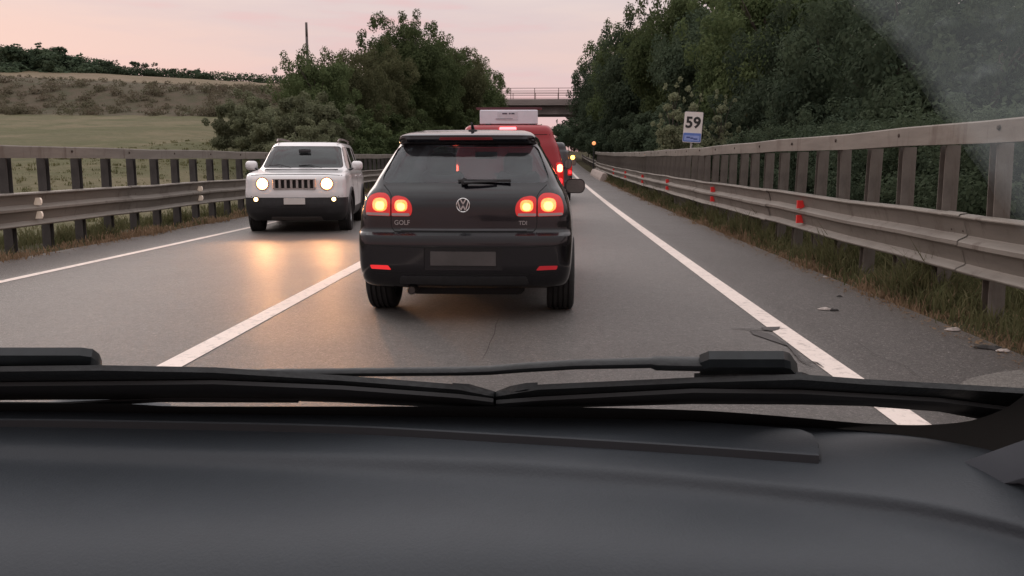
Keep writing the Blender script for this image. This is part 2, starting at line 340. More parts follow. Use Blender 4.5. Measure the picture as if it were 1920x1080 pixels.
def thrie(z0, z1, depth=.085, n=3):
    H = z1 - z0; pts = [(.02, z0), (depth * .9, z0 + .010), (depth, z0 + .022)]; q = H / (n - 1)
    for i in range(n - 1):
        a, b = z0 + i * q, z0 + (i + 1) * q; e0 = .022 if i == 0 else .018; a2 = a + (.030 if i == 0 else .016); b2 = b - (.030 if i == n - 2 else .016)
        pts += [(depth, a2), (depth * .9, a2 + .010), (.014, a2 + .040), (.006, a2 + .052), (.014, a2 + .075), (depth * .50, b2 - .030), (depth * .62, b2 - .018), (depth * .9, b2 - .008), (depth, b2)]
    pts += [(depth, z1 - .022), (depth * .9, z1 - .010), (.02, z1)]; back = [(p[0] - .004, p[1]) for p in reversed(pts)]
    return pts + back + [pts[0]]
def barrier(x, sgn, y0, y1, top, pm, first, step, refy, refm, reflabel, joints, label, beam=(.33, .815)):
    root = empty('crash_barrier', (x, (y0 + y1) / 2, elev((y0 + y1) / 2)), label=label, cat='crash barrier')
    off = -root.location
    def add(mb, name, m, smooth=False):
        me = mb.mesh(name, smooth); me.transform(Matrix.Translation(off)); return link(name, me, m, root)
    ys = frange(y0, y1, 1.5) + [y1]
    mb = MB(); mb.add(*sweep(thrie(*beam), ys, x, sgn, jit=.006)); be = add(mb, 'beam', M_STEEL, 35)
    for yj in joints:   # overlapping beam joints with their bolts
        mb = MB(); mb.add(*sweep([(a + .006, b) for a, b in thrie(beam[0] - .002, beam[1] + .002)], [yj - .16, yj + .16], x, sgn)); j = add(mb, 'beam_joint', M_STEEL, 35); 
        for zz in [beam[0] + (beam[1] - beam[0]) * q for q in (.30, .70)]:
            for dy in (-.1, .1): mb = MB(); mb.lathe([(0, 0), (0, .016), (.012 * sgn, .012), (.014 * sgn, 0)], Matrix.Translation((x + sgn * .010, yj + dy, elev(yj) + zz)), 8); add(mb, 'bolt', M_BOLT).parent = j
    t0, t1 = top
    mb = MB(); mb.add(*sweep([(.02, t0), (.10, t0), (.10, t0 + .012), (.10, t1 - .012), (.09, t1), (-.02, t1), (-.03, t1 - .012), (-.03, t0), (.02, t0)], ys, x, sgn, jit=.006)); add(mb, 'top_rail', M_STEEL, 35)
    for yb in frange(y0 + .7, min(y1, 34), 1.8): mb = MB(); mb.lathe([(0, 0), (0, .022), (.012 * sgn, .016), (.015 * sgn, 0)], Matrix.Translation((x + sgn * .101, yb, elev(yb) + t0 + .10)), 8); add(mb, 'bolt', M_BOLT)
    # one post, repeated: an H section with its spacer block
    pb = MB(); W_, D_ = .125, .10
    pb.box((0, -D_ / 2, 0), (W_, .008, 1)); pb.box((0, D_ / 2, 0), (W_, .008, 1)); pb.box((0, 0, 0), (.008, D_ - .008, 1))
    pmsh = pb.mesh('post'); pmsh.materials.append(pm); sb = MB(); sb.box((0, 0, 0), (.07, .10, .22)); smsh = sb.mesh('spacer_block'); smsh.materials.append(pm)
    k = 0; yy = first
    while yy < y1 and k < 100:
        po = bpy.data.objects.new('post', pmsh); COL.objects.link(po); po.parent = root
        hgt = t0 + .25; lean = random.uniform(-.016, .016)
        po.location = Vector((x - sgn * .075, yy, elev(yy) + t0 / 2 - .13)) + off; po.scale = (1, 1, hgt); po.rotation_euler = (lean, lean, 0)
        if yy < 30:
            s_ = bpy.data.objects.new('spacer_block', smsh); COL.objects.link(s_); s_.parent = root; s_.location = Vector((x - sgn * -.035 + 0, yy, elev(yy) + .57)) + off
            s_.location.x = -sgn * .040; 
        yy += step; k += 1
    for ry in refy:
        for zz in (.30, .70):
            z_ = beam[0] + (beam[1] - beam[0]) * zz; mb = MB()
            mb.prism([(-.045, -.052), (.045, -.052), (.06, -.02), (.06, .02), (.045, .052), (-.045, .052)], 'y', -.02, .02)
            me = mb.mesh('reflector'); me.transform(Matrix.Translation(Vector((x + sgn * .050, ry, elev(ry) + z_)) + off)); link('reflector', me, refm, root)
    return root
XR, XL = 3.3, -7.3
barrier(XR + .09, -1, 2.2, 62.5, (1.37, 1.54), M_POSTR, 2.35, .88, [11.55, 17.7, 24.5, 31, 38, 45], M_RREF, '', [7.2, 13.4, 20, 26.5, 33],
        'long grey steel barrier with red reflectors along the right shoulder')
barrier(XL - .09, 1, 5.0, 94, (1.29, 1.46), M_POSTD, 5.24, .896, [12.0, 17.75, 23.6, 29.5], M_WREF, '', [8.6, 14.9, 21, 27],
        'grey steel barrier with white reflectors along the oncoming left lane')
# low plain guardrail beyond the end of the tall right barrier
lr = empty('guardrail', (3.9, 84, elev(84)), label='low plain guardrail continuing far beyond the tall right barrier', cat='guardrail')
mb = MB(); mb.add(*sweep(thrie(.42, .74, .08, 2), frange(64, 106, 2), 3.9, -1)); me = mb.mesh('beam', 35); me.transform(Matrix.Translation(-lr.location)); link('beam', me, M_STEEL, lr)
pb = MB(); pb.box((0, 0, 0), (.1, .06, .8)); pme = pb.mesh('post'); pme.materials.append(M_POSTR)
for y in frange(65, 106, 3):
    o = bpy.data.objects.new('post', pme); COL.objects.link(o); o.parent = lr; o.location = Vector((3.97, y, elev(y) + .33)) - lr.location
# pale concrete block lying along the far verge
cb = MB(); prof = [(-.26, 0), (.26, 0), (.24, .12), (.14, .34), (.10, .40), (-.10, .40), (-.14, .34), (-.24, .12), (-.26, 0)]
cb.add(*sweep(prof, [47.5, 50, 53, 56, 59], 3.05, 1)); cb.f += [tuple(range(0, 8)), tuple(range(4 * 9 + 7, 4 * 9 - 1, -1))]
tag(cb.build('concrete_block', mat('pale_concrete', (.44, .36, .32), .85, var=.25, scale=5, bump=.3)), 'long pale concrete block lying at the foot of the right barrier', 'concrete block')

# ------------------------------------------------------------------ road bridge across the cutting
YB = 110; M_CONC = mat('bridge_concrete', (.27, .225, .21), .85, col2=(.36, .30, .28), scale=.8, bump=.2, stretch=(.4, 1, 3)); M_CONCD = mat('girder_concrete', (.24, .20, .19), .85, var=.25, scale=.8)
br = empty('road_bridge', (-2, YB + 3, elev(YB)), label='concrete road bridge crossing over the carriageway behind the red van', cat='bridge')
def bpart(mb, name, m, parent=br, sm=False):
    me = mb.mesh(name, sm); me.transform(Matrix.Translation(-br.location)); return link(name, me, m, parent)
mb = MB(); mb.box((-2, YB + 3, 9.0), (44, 7, .55)); mb.box((-2, YB - .45, 9.12), (44, .3, .75)); mb.box((-2, YB + 6.6, 9.12), (44, .3, .75)); bpart(mb, 'deck', M_CONC)
mb = MB()
for yy in (YB + .3, YB + 2.2, YB + 4, YB + 5.8): mb.box((-2, yy, 8.18), (44, .45, 1.0)); mb.box((-2, yy, 7.72), (44, .7, .16))
bpart(mb, 'girder', M_CONCD)
for s_ in (-1, 1):
    mb = MB(); mb.box((-2 + s_ * 11.5, YB + 3, 4.9), (1.0, 7.2, 5.6)); bpart(mb, 'pier', M_CONCD)
    mb = MB(); mb.box((-2 + s_ * 22.5, YB + 3, 6), (3, 8, 6)); bpart(mb, 'abutment', M_CONCD)
rl = MB()
M_RAIL = mat('railing_steel', (.16, .10, .09), .6, .3)
for yy in (YB - .4, YB + 6.5):
    for z_ in (10.15, 10.5, 10.85): rl.tube([(-24, yy, z_), (20, yy, z_)], .035, 6)
ro = bpart(rl, 'railing', M_RAIL)
pm_ = MB(); pm_.tube([(0, 0, -.72), (0, 0, .72)], .045, 6); pme = pm_.mesh('post'); pme.materials.append(M_RAIL)
for yy in (YB - .4, YB + 6.5):
    for i in range(15):
        o = bpy.data.objects.new('post', pme); COL.objects.link(o); o.parent = ro; o.location = Vector((-22.9 + i * 3, yy, 10.15)) - br.location
tag(MB().tube([(-20.95, 75, 2), (-20.95, 75, 12.2)], [.15, .11], 10).tube([(-20.95, 75, 12.0), (-20.95, 75, 13.4)], [.11, .10], 10).build('utility_pole', mat('pole_wood', (.10, .085, .08), .9, var=.2), smooth=True), 'tall bare pole rising at the left edge of the left trees', 'pole')
#--VEHICLES--
# ------------------------------------------------------------------ vehicles
class Car:
    """Body built of stacked plan outlines; local frame: x right, y forward (rear bumper at y=0), z up."""
    def __init__(s, levels, L, ztop, crown=.03, bow=(.07, .12), cr=(.16, .22), end=(.93, .88), nz=54, bend=(.28, .3)):
        s.lv = levels; s.L = L; s.ztop = ztop; s.crown = crown; s.bow = bow; s.cr = cr; s.end = end; s.bend = bend
        zs = [l[0] for l in levels]; s.fw = pchip(zs, [l[1] for l in levels]); s.fr = pchip(zs, [l[2] for l in levels]); s.ff = pchip(zs, [l[3] for l in levels])
        zz = set(zs)
        for i in range(nz + 1): zz.add(round(zs[0] + (zs[-1] - zs[0]) * i / nz, 4))
        out = []
        for z in sorted(zz):
            if not out or z - out[-1] > .006 or z in zs: out.append(z)
        s.zs = out
    def outline(s, z, inset=0, y0=None, y1=None):
        w_ = s.fw(z) - inset; yr = s.fr(z) + inset; yf = s.ff(z) - inset
        if y0 is not None: yr = max(yr, y0)
        if y1 is not None: yf = min(yf, y1)
        def side(y):
            tr = (y - yr) / (s.L * s.bend[0]); tf = (yf - y) / (s.L * s.bend[1]); q = w_
            if tr < 1: q -= w_ * (1 - s.end[0]) * (1 - tr) ** 2
            if tf < 1: q -= w_ * (1 - s.end[1]) * (1 - tf) ** 2
            return q
        def endc(yy, sg, cr, bow):
            wr = side(yy); c = min(cr, wr * .6); pts = []
            for i in range(9): x = (wr - c) * i / 9; pts.append((x, yy + sg * bow * (x / wr) ** 2))
            yb = yy + sg * bow * ((wr - c) / wr) ** 2; ys_ = side(yb + sg * c * 1.1)
            for i in range(9):
                a = math.pi / 2 * i / 8; e = 2 / 2.3; pts.append(((wr - c) + (ys_ - wr + c) * math.sin(a) ** e, yb + sg * c * 1.1 * (1 - math.cos(a) ** e if i < 8 else 1)))
            return pts
        r_ = endc(yr, 1, s.cr[0], s.bow[0]); f_ = endc(yf, -1, s.cr[1], s.bow[1])
        a, b = r_[-1][1], f_[-1][1]
        half = r_ + [(side(a + (b - a) * k / 30), a + (b - a) * k / 30) for k in range(1, 30)] + f_[::-1]
        return half + [(-x, y) for x, y in half[-2:0:-1]]
    def solid(s, zs=None, inset=0, y0=None, y1=None, ztop=None, bot=.12):
        zs = zs or s.zs; rings = [[(x, y, z) for x, y in s.outline(z, inset, y0, y1)] for z in zs]
        def shrink(ring, f, dz):
            cy = sum(p[1] for p in ring) / len(ring); return [(p[0] * f, cy + (p[1] - cy) * (1 - (1 - f) * .6 if f > .5 else f * 1.4), p[2] + dz) for p in ring]
        top = rings[-1]; ext = []
        zc = (ztop or s.ztop) - top[0][2]
        for f in (.97, .9, .75, .5, .25): ext.append(shrink(top, f, zc * (1 - f * f) ** .8 if f < .95 else zc * .2))
        rings = rings + ext; n = len(rings[0]); mb = MB(); mb.v = [p for r_ in rings for p in r_]
        mb.f = [(j * n + i, j * n + (i + 1) % n, (j + 1) * n + (i + 1) % n, (j + 1) * n + i) for j in range(len(rings) - 1) for i in range(n)]
        c1 = len(mb.v); cy = sum(p[1] for p in rings[-1]) / n; mb.v.append((0, cy, rings[-1][0][2] + .001)); k = (len(rings) - 1) * n
        mb.f += [(k + i, k + (i + 1) % n, c1) for i in range(n)]
        mb.f.append(tuple(range(n - 1, -1, -1)))
        return mb
def bool_cut(me, cutters):
    o = bpy.data.objects.new('cut', me); COL.objects.link(o); cs = []
    for c in cutters:
        q = bpy.data.objects.new('cutter', c); COL.objects.link(q); cs.append(q)
        m = o.modifiers.new('b', 'BOOLEAN'); m.operation = 'DIFFERENCE'; m.object = q; m.solver = 'EXACT'
    bpy.context.view_layer.update(); dg = bpy.context.evaluated_depsgraph_get(); dg.update()
    out = bpy.data.meshes.new_from_object(o.evaluated_get(dg))
    for q in cs: bpy.data.objects.remove(q)
    bpy.data.objects.remove(o); return out
def bvh_of(mb): return BVHTree.FromPolygons([Vector(v) for v in mb.v], mb.f)
def patch(bvh, poly, axis='y', sgn=-1, off=.003, thick=.004, step=.03, y0=None):
    """A polygon drawn in the rear/front (x,z) or side (y,z) view, laid on the body surface as a thin solid."""
    P = []
    for i in range(len(poly)):
        a = Vector(poly[i]); b = Vector(poly[(i + 1) % len(poly)]); n = max(1, int((b - a).length / step))
        P += [a.lerp(b, k / n) for k in range(n)]
    nb = len(P); xs = [p.x for p in P]; zs = [p.y for p in P]
    def inside(q):
        c = False; j = nb - 1
        for i in range(nb):
            if (P[i].y > q.y) != (P[j].y > q.y) and q.x < (P[j].x - P[i].x) * (q.y - P[i].y) / (P[j].y - P[i].y) + P[i].x: c = not c
            j = i
        return c
    Q = list(P); x = min(xs) + step / 2
    while x < max(xs):
        z = min(zs) + step / 2
        while z < max(zs):
            q = Vector((x, z))
            if inside(q) and min((q - p).length for p in P) > step * .4: Q.append(q)
            z += step
        x += step
    r_ = geometry.delaunay_2d_cdt(Q, [], [list(range(nb))], 1, 1e-6); V, FS = r_[0], r_[2]
    top, bot = [], []
    for q in V:
        if axis == 'y': o_, d_ = Vector((q.x, -3 if sgn < 0 else 12, q.y)), Vector((0, -sgn, 0))
        else: o_, d_ = Vector((sgn * 3, q.x, q.y)), Vector((-sgn, 0, 0))
        if y0 is not None and axis == 'y': o_.y = y0
        h, nr, _, _ = bvh.ray_cast(o_, d_)
        if h is None: h, nr, _, _ = bvh.find_nearest(o_ + d_ * 3)
        if nr.dot(d_) > 0: nr = -nr
        top.append(h + nr * off); bot.append(h + nr * (off - thick))
    n = len(V); mb = MB(); mb.v = [tuple(p) for p in top + bot]; mb.f = [tuple(f) for f in FS] + [tuple(i + n for i in reversed(f)) for f in FS]
    ed = {}
    for f in FS:
        for i in range(len(f)): a, b = f[i], f[(i + 1) % len(f)]; ed[(a, b)] = ed.get((a, b), 0) + 1
    for (a, b) in ed:
        if (b, a) not in ed: mb.f.append((b, a, a + n, b + n))
    return mb
def split_mesh(me, tests):
    """split by tests on face centres -> list of meshes, remainder first"""
    out = []; 
    for k in range(len(tests) + 1):
        bm = bmesh.new(); bm.from_mesh(me)
        def cls(f):
            c = f.calc_center_median()
            for i, t in enumerate(tests):
                if t(c): return i + 1
            return 0
        bmesh.ops.delete(bm, geom=[f for f in bm.faces if cls(f) != k], context='FACES')
        m2 = bpy.data.meshes.new('part'); bm.to_mesh(m2); bm.free(); m2.materials.clear(); out.append(m2)
    return out
def finish(me, name, m, parent, ang=38):
    if ang: me.set_sharp_from_angle(angle=R(ang)); me.polygons.foreach_set('use_smooth', [True] * len(me.polygons))
    me.materials.clear(); return link(name, me, m, parent)
def seams(bvh, path, parent, m, wd=.005, axis='y', sgn=-1, name='panel_seam', off=.0015):
    a = [Vector(p) for p in path]; L_ = []; R_ = []
    for i, p in enumerate(a):
        d = (a[min(i + 1, len(a) - 1)] - a[max(i - 1, 0)]).normalized(); n = Vector((-d.y, d.x)) * wd / 2; L_.append(tuple(p + n)); R_.append(tuple(p - n))
    return patch(bvh, L_ + R_[::-1], axis, sgn, off, .003, .06).build(name, m, parent, 40)
M_TYRE = mat('tyre_rubber', (.022, .021, .021), .85, var=.3, scale=30, bump=.2, bscale=90)
M_RIM = mat('alloy_rim', (.45, .45, .46), .3, .8, var=.1)
M_BLACK = mat('black_plastic', (.025, .025, .027), .55, var=.25, scale=20, bump=.1, bscale=160)
M_SEAT = mat('dark_seat_fabric', (.045, .047, .055), .9, var=.3, scale=25)
M_SEAM = mat('panel_gap', (.008, .008, .008), .9)
M_CHROME = mat('chrome', (.75, .74, .73), .18, 1, var=.05)
M_UNDER = mat('underbody', (.02, .018, .018), .9)
G_REAR = glass('car_glass', (.66, .70, .73), .96)
G_SIDE = glass('tinted_car_glass', (.35, .38, .39), .97)
M_PLATE = mat('number_plate', (.62, .58, .55), .5, var=.04)
def wheel(parent, x, y, r_, wd, out=1, rim=.62, grooves=True, tm=None):
    """centre at (x,y,r_) ; out=+1: outer face towards +x"""
    t = MB(); Mx = Matrix.Translation((x, y, r_)); h = wd / 2; prof = [(-h * .72, r_ * rim), (-h, r_ * .72), (-h, r_ * .88), (-h * .9, r_ * .965), (-h * .78, r_ * .99)]
    gx = [-.55, -.18, .18, .55] if grooves else []
    for g_ in gx: prof += [(h * (g_ - .07), r_), (h * (g_ - .05), r_ - .012), (h * (g_ + .05), r_ - .012), (h * (g_ + .07), r_)]
    prof += [(h * .78, r_ * .99), (h * .9, r_ * .965), (h, r_ * .88), (h, r_ * .72), (h * .72, r_ * rim)]
    t.lathe(prof, Mx, 48); wh = empty('wheel'); wh.parent = parent
    t.build('tyre', M_TYRE, wh, 40)
    rm = MB(); o_ = out * h * .75
    rm.lathe([(-out * h * .7, r_ * rim), (o_, r_ * rim), (o_, r_ * rim * .92), (o_ - out * .03, r_ * rim * .88), (o_ - out * .08, r_ * rim * .3), (o_ - out * .08, 0)], Mx, 40)
    for k in range(5):
        a = 2 * math.pi * k / 5 + .3; c, s_ = math.cos(a), math.sin(a); b = []
        for q, ww in ((.1, .10), (.9, .07)):
            for e in (-1, 1): b.append((q * r_ * rim, e * ww * r_))
        vs = []
        for ax in (o_ - out * .05, o_ - out * .01):
            for rr_, tt in ((b[0]), (b[1]), (b[3]), (b[2])): vs.append((x + ax, y + rr_ * c - tt * s_, r_ + rr_ * s_ + tt * c))
        rm.add(vs, [(0, 1, 2, 3), (7, 6, 5, 4), (0, 4, 5, 1), (1, 5, 6, 2), (2, 6, 7, 3), (3, 7, 4, 0)])
    rm.lathe([(o_ - out * .04, .05 * 1.3), (o_ + out * .002, .045), (o_ + out * .004, 0)], Mx, 20)
    rm.build('rim', M_RIM, wh, 40); return wh
def seat(parent, x, y, top=1.3, w_=.5):
    s_ = empty('seat'); s_.parent = parent
    b = MB(); b.box((x, y, .50), (w_, .5, .22), bev=.04); b.build('cushion', M_SEAT, s_, 50)
    b = MB(); b.box((0, 0, .33), (w_, .14, .66), bev=.045, taper=.84); me = b.mesh('backrest', 50); me.transform(Matrix.Translation((x, y - .22, .50)) @ Matrix.Rotation(R(14), 4, 'X')); link('backrest', me, M_SEAT, s_)
    b = MB(); b.box((0, 0, 0), (w_ * .56, .11, .20), bev=.04); me = b.mesh('headrest', 50); me.transform(Matrix.Translation((x, y - .41, top - .10)) @ Matrix.Rotation(R(8), 4, 'X')); link('headrest', me, M_SEAT, s_)
    b = MB()
    for q in (-.06, .06): b.tube([(x + q, y - .385, top - .3), (x + q, y - .41, top - .12)], .008, 6)
    b.build('headrest_rods', M_CHROME, s_)
def mirror(parent, x, y, z, sg, m, w_=.20, h_=.15, fwd=1, stalk=True):
    mr_ = empty('wing_mirror'); mr_.parent = parent; b = MB(); rings = []
    for k, (dy, f) in enumerate(((0, 1), (.03, 1.0), (.07, .9), (.10, .65), (.115, .25))):
        rings.append([(x + sg * .02 * k / 4 + px * f, y + fwd * dy, z + pz * f) for px, pz in rrect(0, 0, w_, h_, h_ * .38, 4)])
    n = len(rings[0]); b.v = [p for r_ in rings for p in r_]; b.f = [(j * n + i, j * n + (i + 1) % n, (j + 1) * n + (i + 1) % n, (j + 1) * n + i) for j in range(4) for i in range(n)] + [tuple(range(4 * n, 5 * n))]
    b.f.append(tuple(range(n)))
    b.build('mirror_cap', m, mr_, 40)
    b = MB(); b.v = [(x + px * .9, y - fwd * .004, z + pz * .88) for px, pz in rrect(0, 0, w_, h_, h_ * .36, 4)]; b.f = [tuple(range(n))]; b.build('mirror_glass', mat('mirror_glass', (.16, .17, .165), .12, 1, var=.05), mr_)
    if stalk:
        b = MB(); b.tube([(x - sg * w_ * .35, y + fwd * .05, z - h_ * .3), (x - sg * (w_ * .5 + .07), y + fwd * .09, z - h_ * .55)], [.028, .035], 8, flat=.7); b.build('mirror_foot', M_BLACK, mr_, 40)
    return mr_
def lens(parent, bvh, poly, name, m, core=None, cm=None, axis='y', sgn=-1, off=.006):
    o = patch(bvh, poly, axis, sgn, off, .02, .025).build(name, m, parent, 60)
    if core:
        patch(bvh, core, axis, sgn, off + .004, .006, .02).build('bulb_glow', cm, o, 60)
        if cm is M_CORE:
            cx, cz = sum(p[0] for p in core) / len(core), sum(p[1] for p in core) / len(core)
            patch(bvh, [(cx + (a - cx) * .60, cz - .008 + (b - cz) * .60) for a, b in core], axis, sgn, off + .007, .006, .02).build('bulb_glow', M_CORE2, o, 60)
    return o
def arch(y, r_, w_, x0, x1): return MB().prism([(y + r_ * math.cos(a), w_ + r_ * math.sin(a)) for a in [2 * math.pi * k / 40 for k in range(40)]], 'x', x0, x1).mesh('c')
def circle(cx, cz, r_, n=24, sx=1, sq=2): return [(cx + sx * r_ * math.copysign(abs(math.cos(a)) ** (2 / sq), math.cos(a)), cz + r_ * math.copysign(abs(math.sin(a)) ** (2 / sq), math.sin(a))) for a in [2 * math.pi * k / n for k in range(n)]]
def spot(parent, loc, energy, col, rot, size=70):
    l_ = bpy.data.lights.new('lamp_light', 'SPOT'); l_.energy = energy; l_.color = col; l_.spot_size = R(size); l_.spot_blend = .8; l_.shadow_soft_size = .05
    o = bpy.data.objects.new('lamp_light', l_); COL.objects.link(o); o.parent = parent; o.location = loc; o.rotation_euler = rot

# ---- black hatchback
P_BLK = mat('black_car_paint', (.004, .0035, .006), .2, .0, var=.25, scale=4, coat=.65, spec=.35)
LV = [(.255, .78, .16, 3.95), (.285, .84, .07, 4.08), (.34, .868, .025, 4.16), (.45, .885, .0, 4.2), (.60, .89, .0, 4.2), (.672, .89, .012, 4.18), (.695, .89, .045, 4.15), (.72, .888, .058, 4.1), (.78, .884, .06, 4.05),
      (.88, .862, .065, 3.85), (.95, .84, .08, 3.45), (1.0, .815, .105, 3.2), (1.045, .785, .15, 3.02), (1.10, .757, .19, 2.9), (1.2, .702, .27, 2.75), (1.3, .642, .345, 2.55), (1.365, .602, .395, 2.38), (1.378, .598, .33, 2.35), (1.39, .594, .305, 2.3), (1.42, .582, .30, 2.2), (1.432, .572, .325, 2.12), (1.447, .555, .41, 2.05), (1.466, .53, .59, 1.98), (1.483, .50, .83, 1.9)]
hb = empty('hatchback', (-.645, 6.36, elev(6.4)), label='black hatchback stopped ahead, seen from behind with its tail lights lit', cat='car')
hb.scale = (.957, 1, 1)
car = Car(LV, 4.2, 1.500, cr=(.14, .3), bow=(.06, .25), end=(.95, .86)); sol = car.solid(); BV = bvh_of(sol)
zc = [.42, .5, .6, .75, .9, 1.0, 1.1, 1.2, 1.3, 1.36, 1.40]; cab = car.solid(zc, .055, .35, 3.0, 1.425)
RW = rounded([(-.690, 1.066), (.690, 1.066), (.575, 1.352), (-.575, 1.352)], [.08, .08, .05, .05], 6)
WS = rounded([(-.68, 1.0), (.68, 1.0), (.52, 1.38), (-.52, 1.38)], .06)
def inset_poly(poly, q):
    c = Vector((sum(p[0] for p in poly) / len(poly), sum(p[1] for p in poly) / len(poly))); return [tuple(Vector(p) + (Vector(p) - c).normalized() * q) for p in poly]
SW = [rounded([(.62, 1.10), (1.62, 1.03), (1.62, 1.385), (.95, 1.375)], .05), rounded([(1.70, 1.03), (2.78, .995), (2.62, 1.10), (2.12, 1.37), (1.70, 1.385)], [.04, .04, .05, .12, .04])]
cut = [cab.mesh('c'), MB().prism(RW, 'y', -.5, .9).mesh('c'), MB().prism(WS, 'y', 2.0, 4.4).mesh('c')]
for p in SW: cut.append(MB().prism(p, 'x', -1.2, 1.2).mesh('c'))
RWH = .317
for yy in (.78, 3.36):
    for a, b in ((-1.2, -.60), (.60, 1.2)): cut.append(arch(yy, .345, RWH + .01, a, b))
cut.append(MB().box((0, -.02, .50), (.62, .09, .17)).mesh('c'))
body = bool_cut(sol.mesh('body'), cut)
parts = split_mesh(body, [lambda c: c.z < .6955 and c.y < .46 and abs(c.x) > -1 and c.z > .215 and not (.42 < c.z and c.y > .36 and abs(c.x) < .6)])
finish(parts[0], 'body', P_BLK, hb); finish(parts[1], 'bumper', P_BLK, hb)
patch(BV, inset_poly(RW, .006), 'y', -1, -.006, .004, .05).build('rear_window', G_REAR, hb, 60)
patch(BV, inset_poly(WS, .006), 'y', 1, -.006, .004, .06).build('windscreen', G_REAR, hb, 60)
for sg in (-1, 1):
    for p in SW: patch(BV, inset_poly(p, .004), 'x', sg, -.006, .004, .06).build('side_window', G_SIDE, hb, 60)
# glossy black spoiler lip with its unlit third lamp
sp_ = patch(BV, rounded([(-.56, 1.383), (.56, 1.383), (.54, 1.422), (-.54, 1.422)], .02), 'y', -1, .006, .02, .03).build('spoiler', P_BLK, hb, 50)
patch(BV, rounded([(-.22, 1.392), (.22, 1.392), (.21, 1.412), (-.21, 1.412)], .008), 'y', -1, .010, .008, .03).build('third_brake_lamp', mat('dim_red_lens', (.16, .012, .015), .2), sp_, 50)
M_RL = mat('red_lens', (.40, .010, .012), .15, coat=.6, emit=(1, .025, .02), es=.32, var=.1)
M_CORE = mat('lit_tail_bulb', (.9, .35, .1), .4, emit=(1, .12, .012), es=2.6, scale=22, col2=(1, .8, .5))
M_CORE2 = mat('bright_tail_bulb', (.9, .5, .2), .4, emit=(1, .40, .09), es=4.5)
M_LENSW = mat('clear_lens_strip', (.42, .30, .30), .2, var=.1, coat=.5)
for sg in (-1, 1):
    f = lambda pts: [(sg * a, b) for a, b in pts]
    outer = f(rounded([(.585, .815), (.785, .82), (.785, .90), (.76, .965), (.69, .99), (.62, .985), (.585, .95)], [.01, .03, .06, .05, .06, .05, .03]))
    inner = f(rounded([(.573, .815), (.573, .955), (.53, .968), (.455, .955), (.415, .91), (.405, .86), (.42, .815)], [.01, .03, .04, .06, .05, .03, .02]))
    a_ = lens(hb, BV, outer, 'tail_lamp', M_RL, circle(sg * .668, .900, .050, 24, 1.18, 2.5), M_CORE)
    patch(BV, f(rounded([(.59, .818), (.78, .823), (.775, .842), (.59, .838)], .006)), 'y', -1, .012, .004, .03).build('lens_strip', M_LENSW, a_, 50)
    b_ = lens(hb, BV, inner, 'tail_lamp', M_RL, circle(sg * .497, .893, .043, 24, 1.18, 2.6), M_CORE)
    patch(BV, f(rounded([(.57, .818), (.57, .838), (.43, .838), (.425, .818)], .006)), 'y', -1, .012, .004, .03).build('lens_strip', M_LENSW, b_, 50)
    patch(BV, f(rounded([(.575, .412), (.735, .418), (.745, .447), (.60, .445)], .008)), 'y', -1, .003, .008, .02).build('rear_reflector', mat('headlit_red_reflector', (.75, .02, .03), .25, emit=(1, .04, .04), es=.55) if sg < 0 else mat('dim_headlit_red_reflector', (.45, .02, .03), .3, emit=(1, .04, .05), es=.12), hb, 50)  # headlight glint put into colour and emission, stronger on the left
    seams(BV, f([(.579, .81), (.579, .76), (.572, .725), (.55, .70)]), hb, M_SEAM)
    seams(BV, f([(.579, .81), (.579, .965), (.60, 1.0), (.655, 1.05)]), hb, M_SEAM)
seams(BV, [(-.55, .70), (0, .698), (.55, .70)], hb, M_SEAM, .009)
patch(BV, rounded([(-.5, .705), (.5, .705), (.5, .722), (-.5, .722)], .004), 'y', -1, .006, .01, .04).build('tailgate_lip', mat('lip_highlight', (.05, .05, .055), .35), hb, 50)  # paler than the paint: the light the lip catches, put in its colour
patch(BV, rounded([(-.52, .30), (.52, .30), (.50, .365), (-.50, .365)], .02), 'y', -1, .004, .01, .04).build('bumper_insert', M_BLACK, hb, 50)
# number plate, blank and toned down to a muted dark grey
mb = MB(); mb.box((0, .016, .50), (.52, .012, .11), bev=.003); mb.build('number_plate', mat('muted_grey_number_plate', (.075, .066, .064), .6, var=.25, scale=3), hb, 40)
# round badge: ring with a V above a W
bd = empty('badge', (.0, .052, .90)); bd.parent = hb
mb = MB(); T = Matrix.Rotation(R(90), 4, 'Z'); ring = [(-.002, .046), (.006, .047), (.008, .051), (.006, .055), (-.002, .056)]
mb.lathe(ring, Matrix.Rotation(R(-90), 4, 'Z'), 40, closed=True); mb.build('ring', M_CHROME, bd, 40)
mb = MB(); mb.lathe([(.001, .047), (.001, 0)], Matrix.Rotation(R(-90), 4, 'Z'), 32); mb.build('disc', mat('badge_ground', (.05, .05, .055), .3), bd, 40)
def stroke(mb, pts, wd, y0_, y1_):
    for (a, b) in zip(pts[:-1], pts[1:]):
        a, b = Vector(a), Vector(b); d = (b - a).normalized(); n = Vector((-d.y, d.x)) * wd / 2; a2, b2 = a - d * wd * .2, b + d * wd * .2
        mb.prism([tuple(a2 + n), tuple(b2 + n), tuple(b2 - n), tuple(a2 - n)], 'y', y0_, y1_)
mb = MB(); stroke(mb, [(-.020, .044), (0, .008), (.020, .044)], .009, -.009, -.001); mb.build('letter', M_CHROME, bd)
mb = MB(); stroke(mb, [(-.040, .026), (-.019, -.040), (0, -.002), (.019, -.040), (.040, .026)], .009, -.010, -.0015); mb.build('letter', M_CHROME, bd)
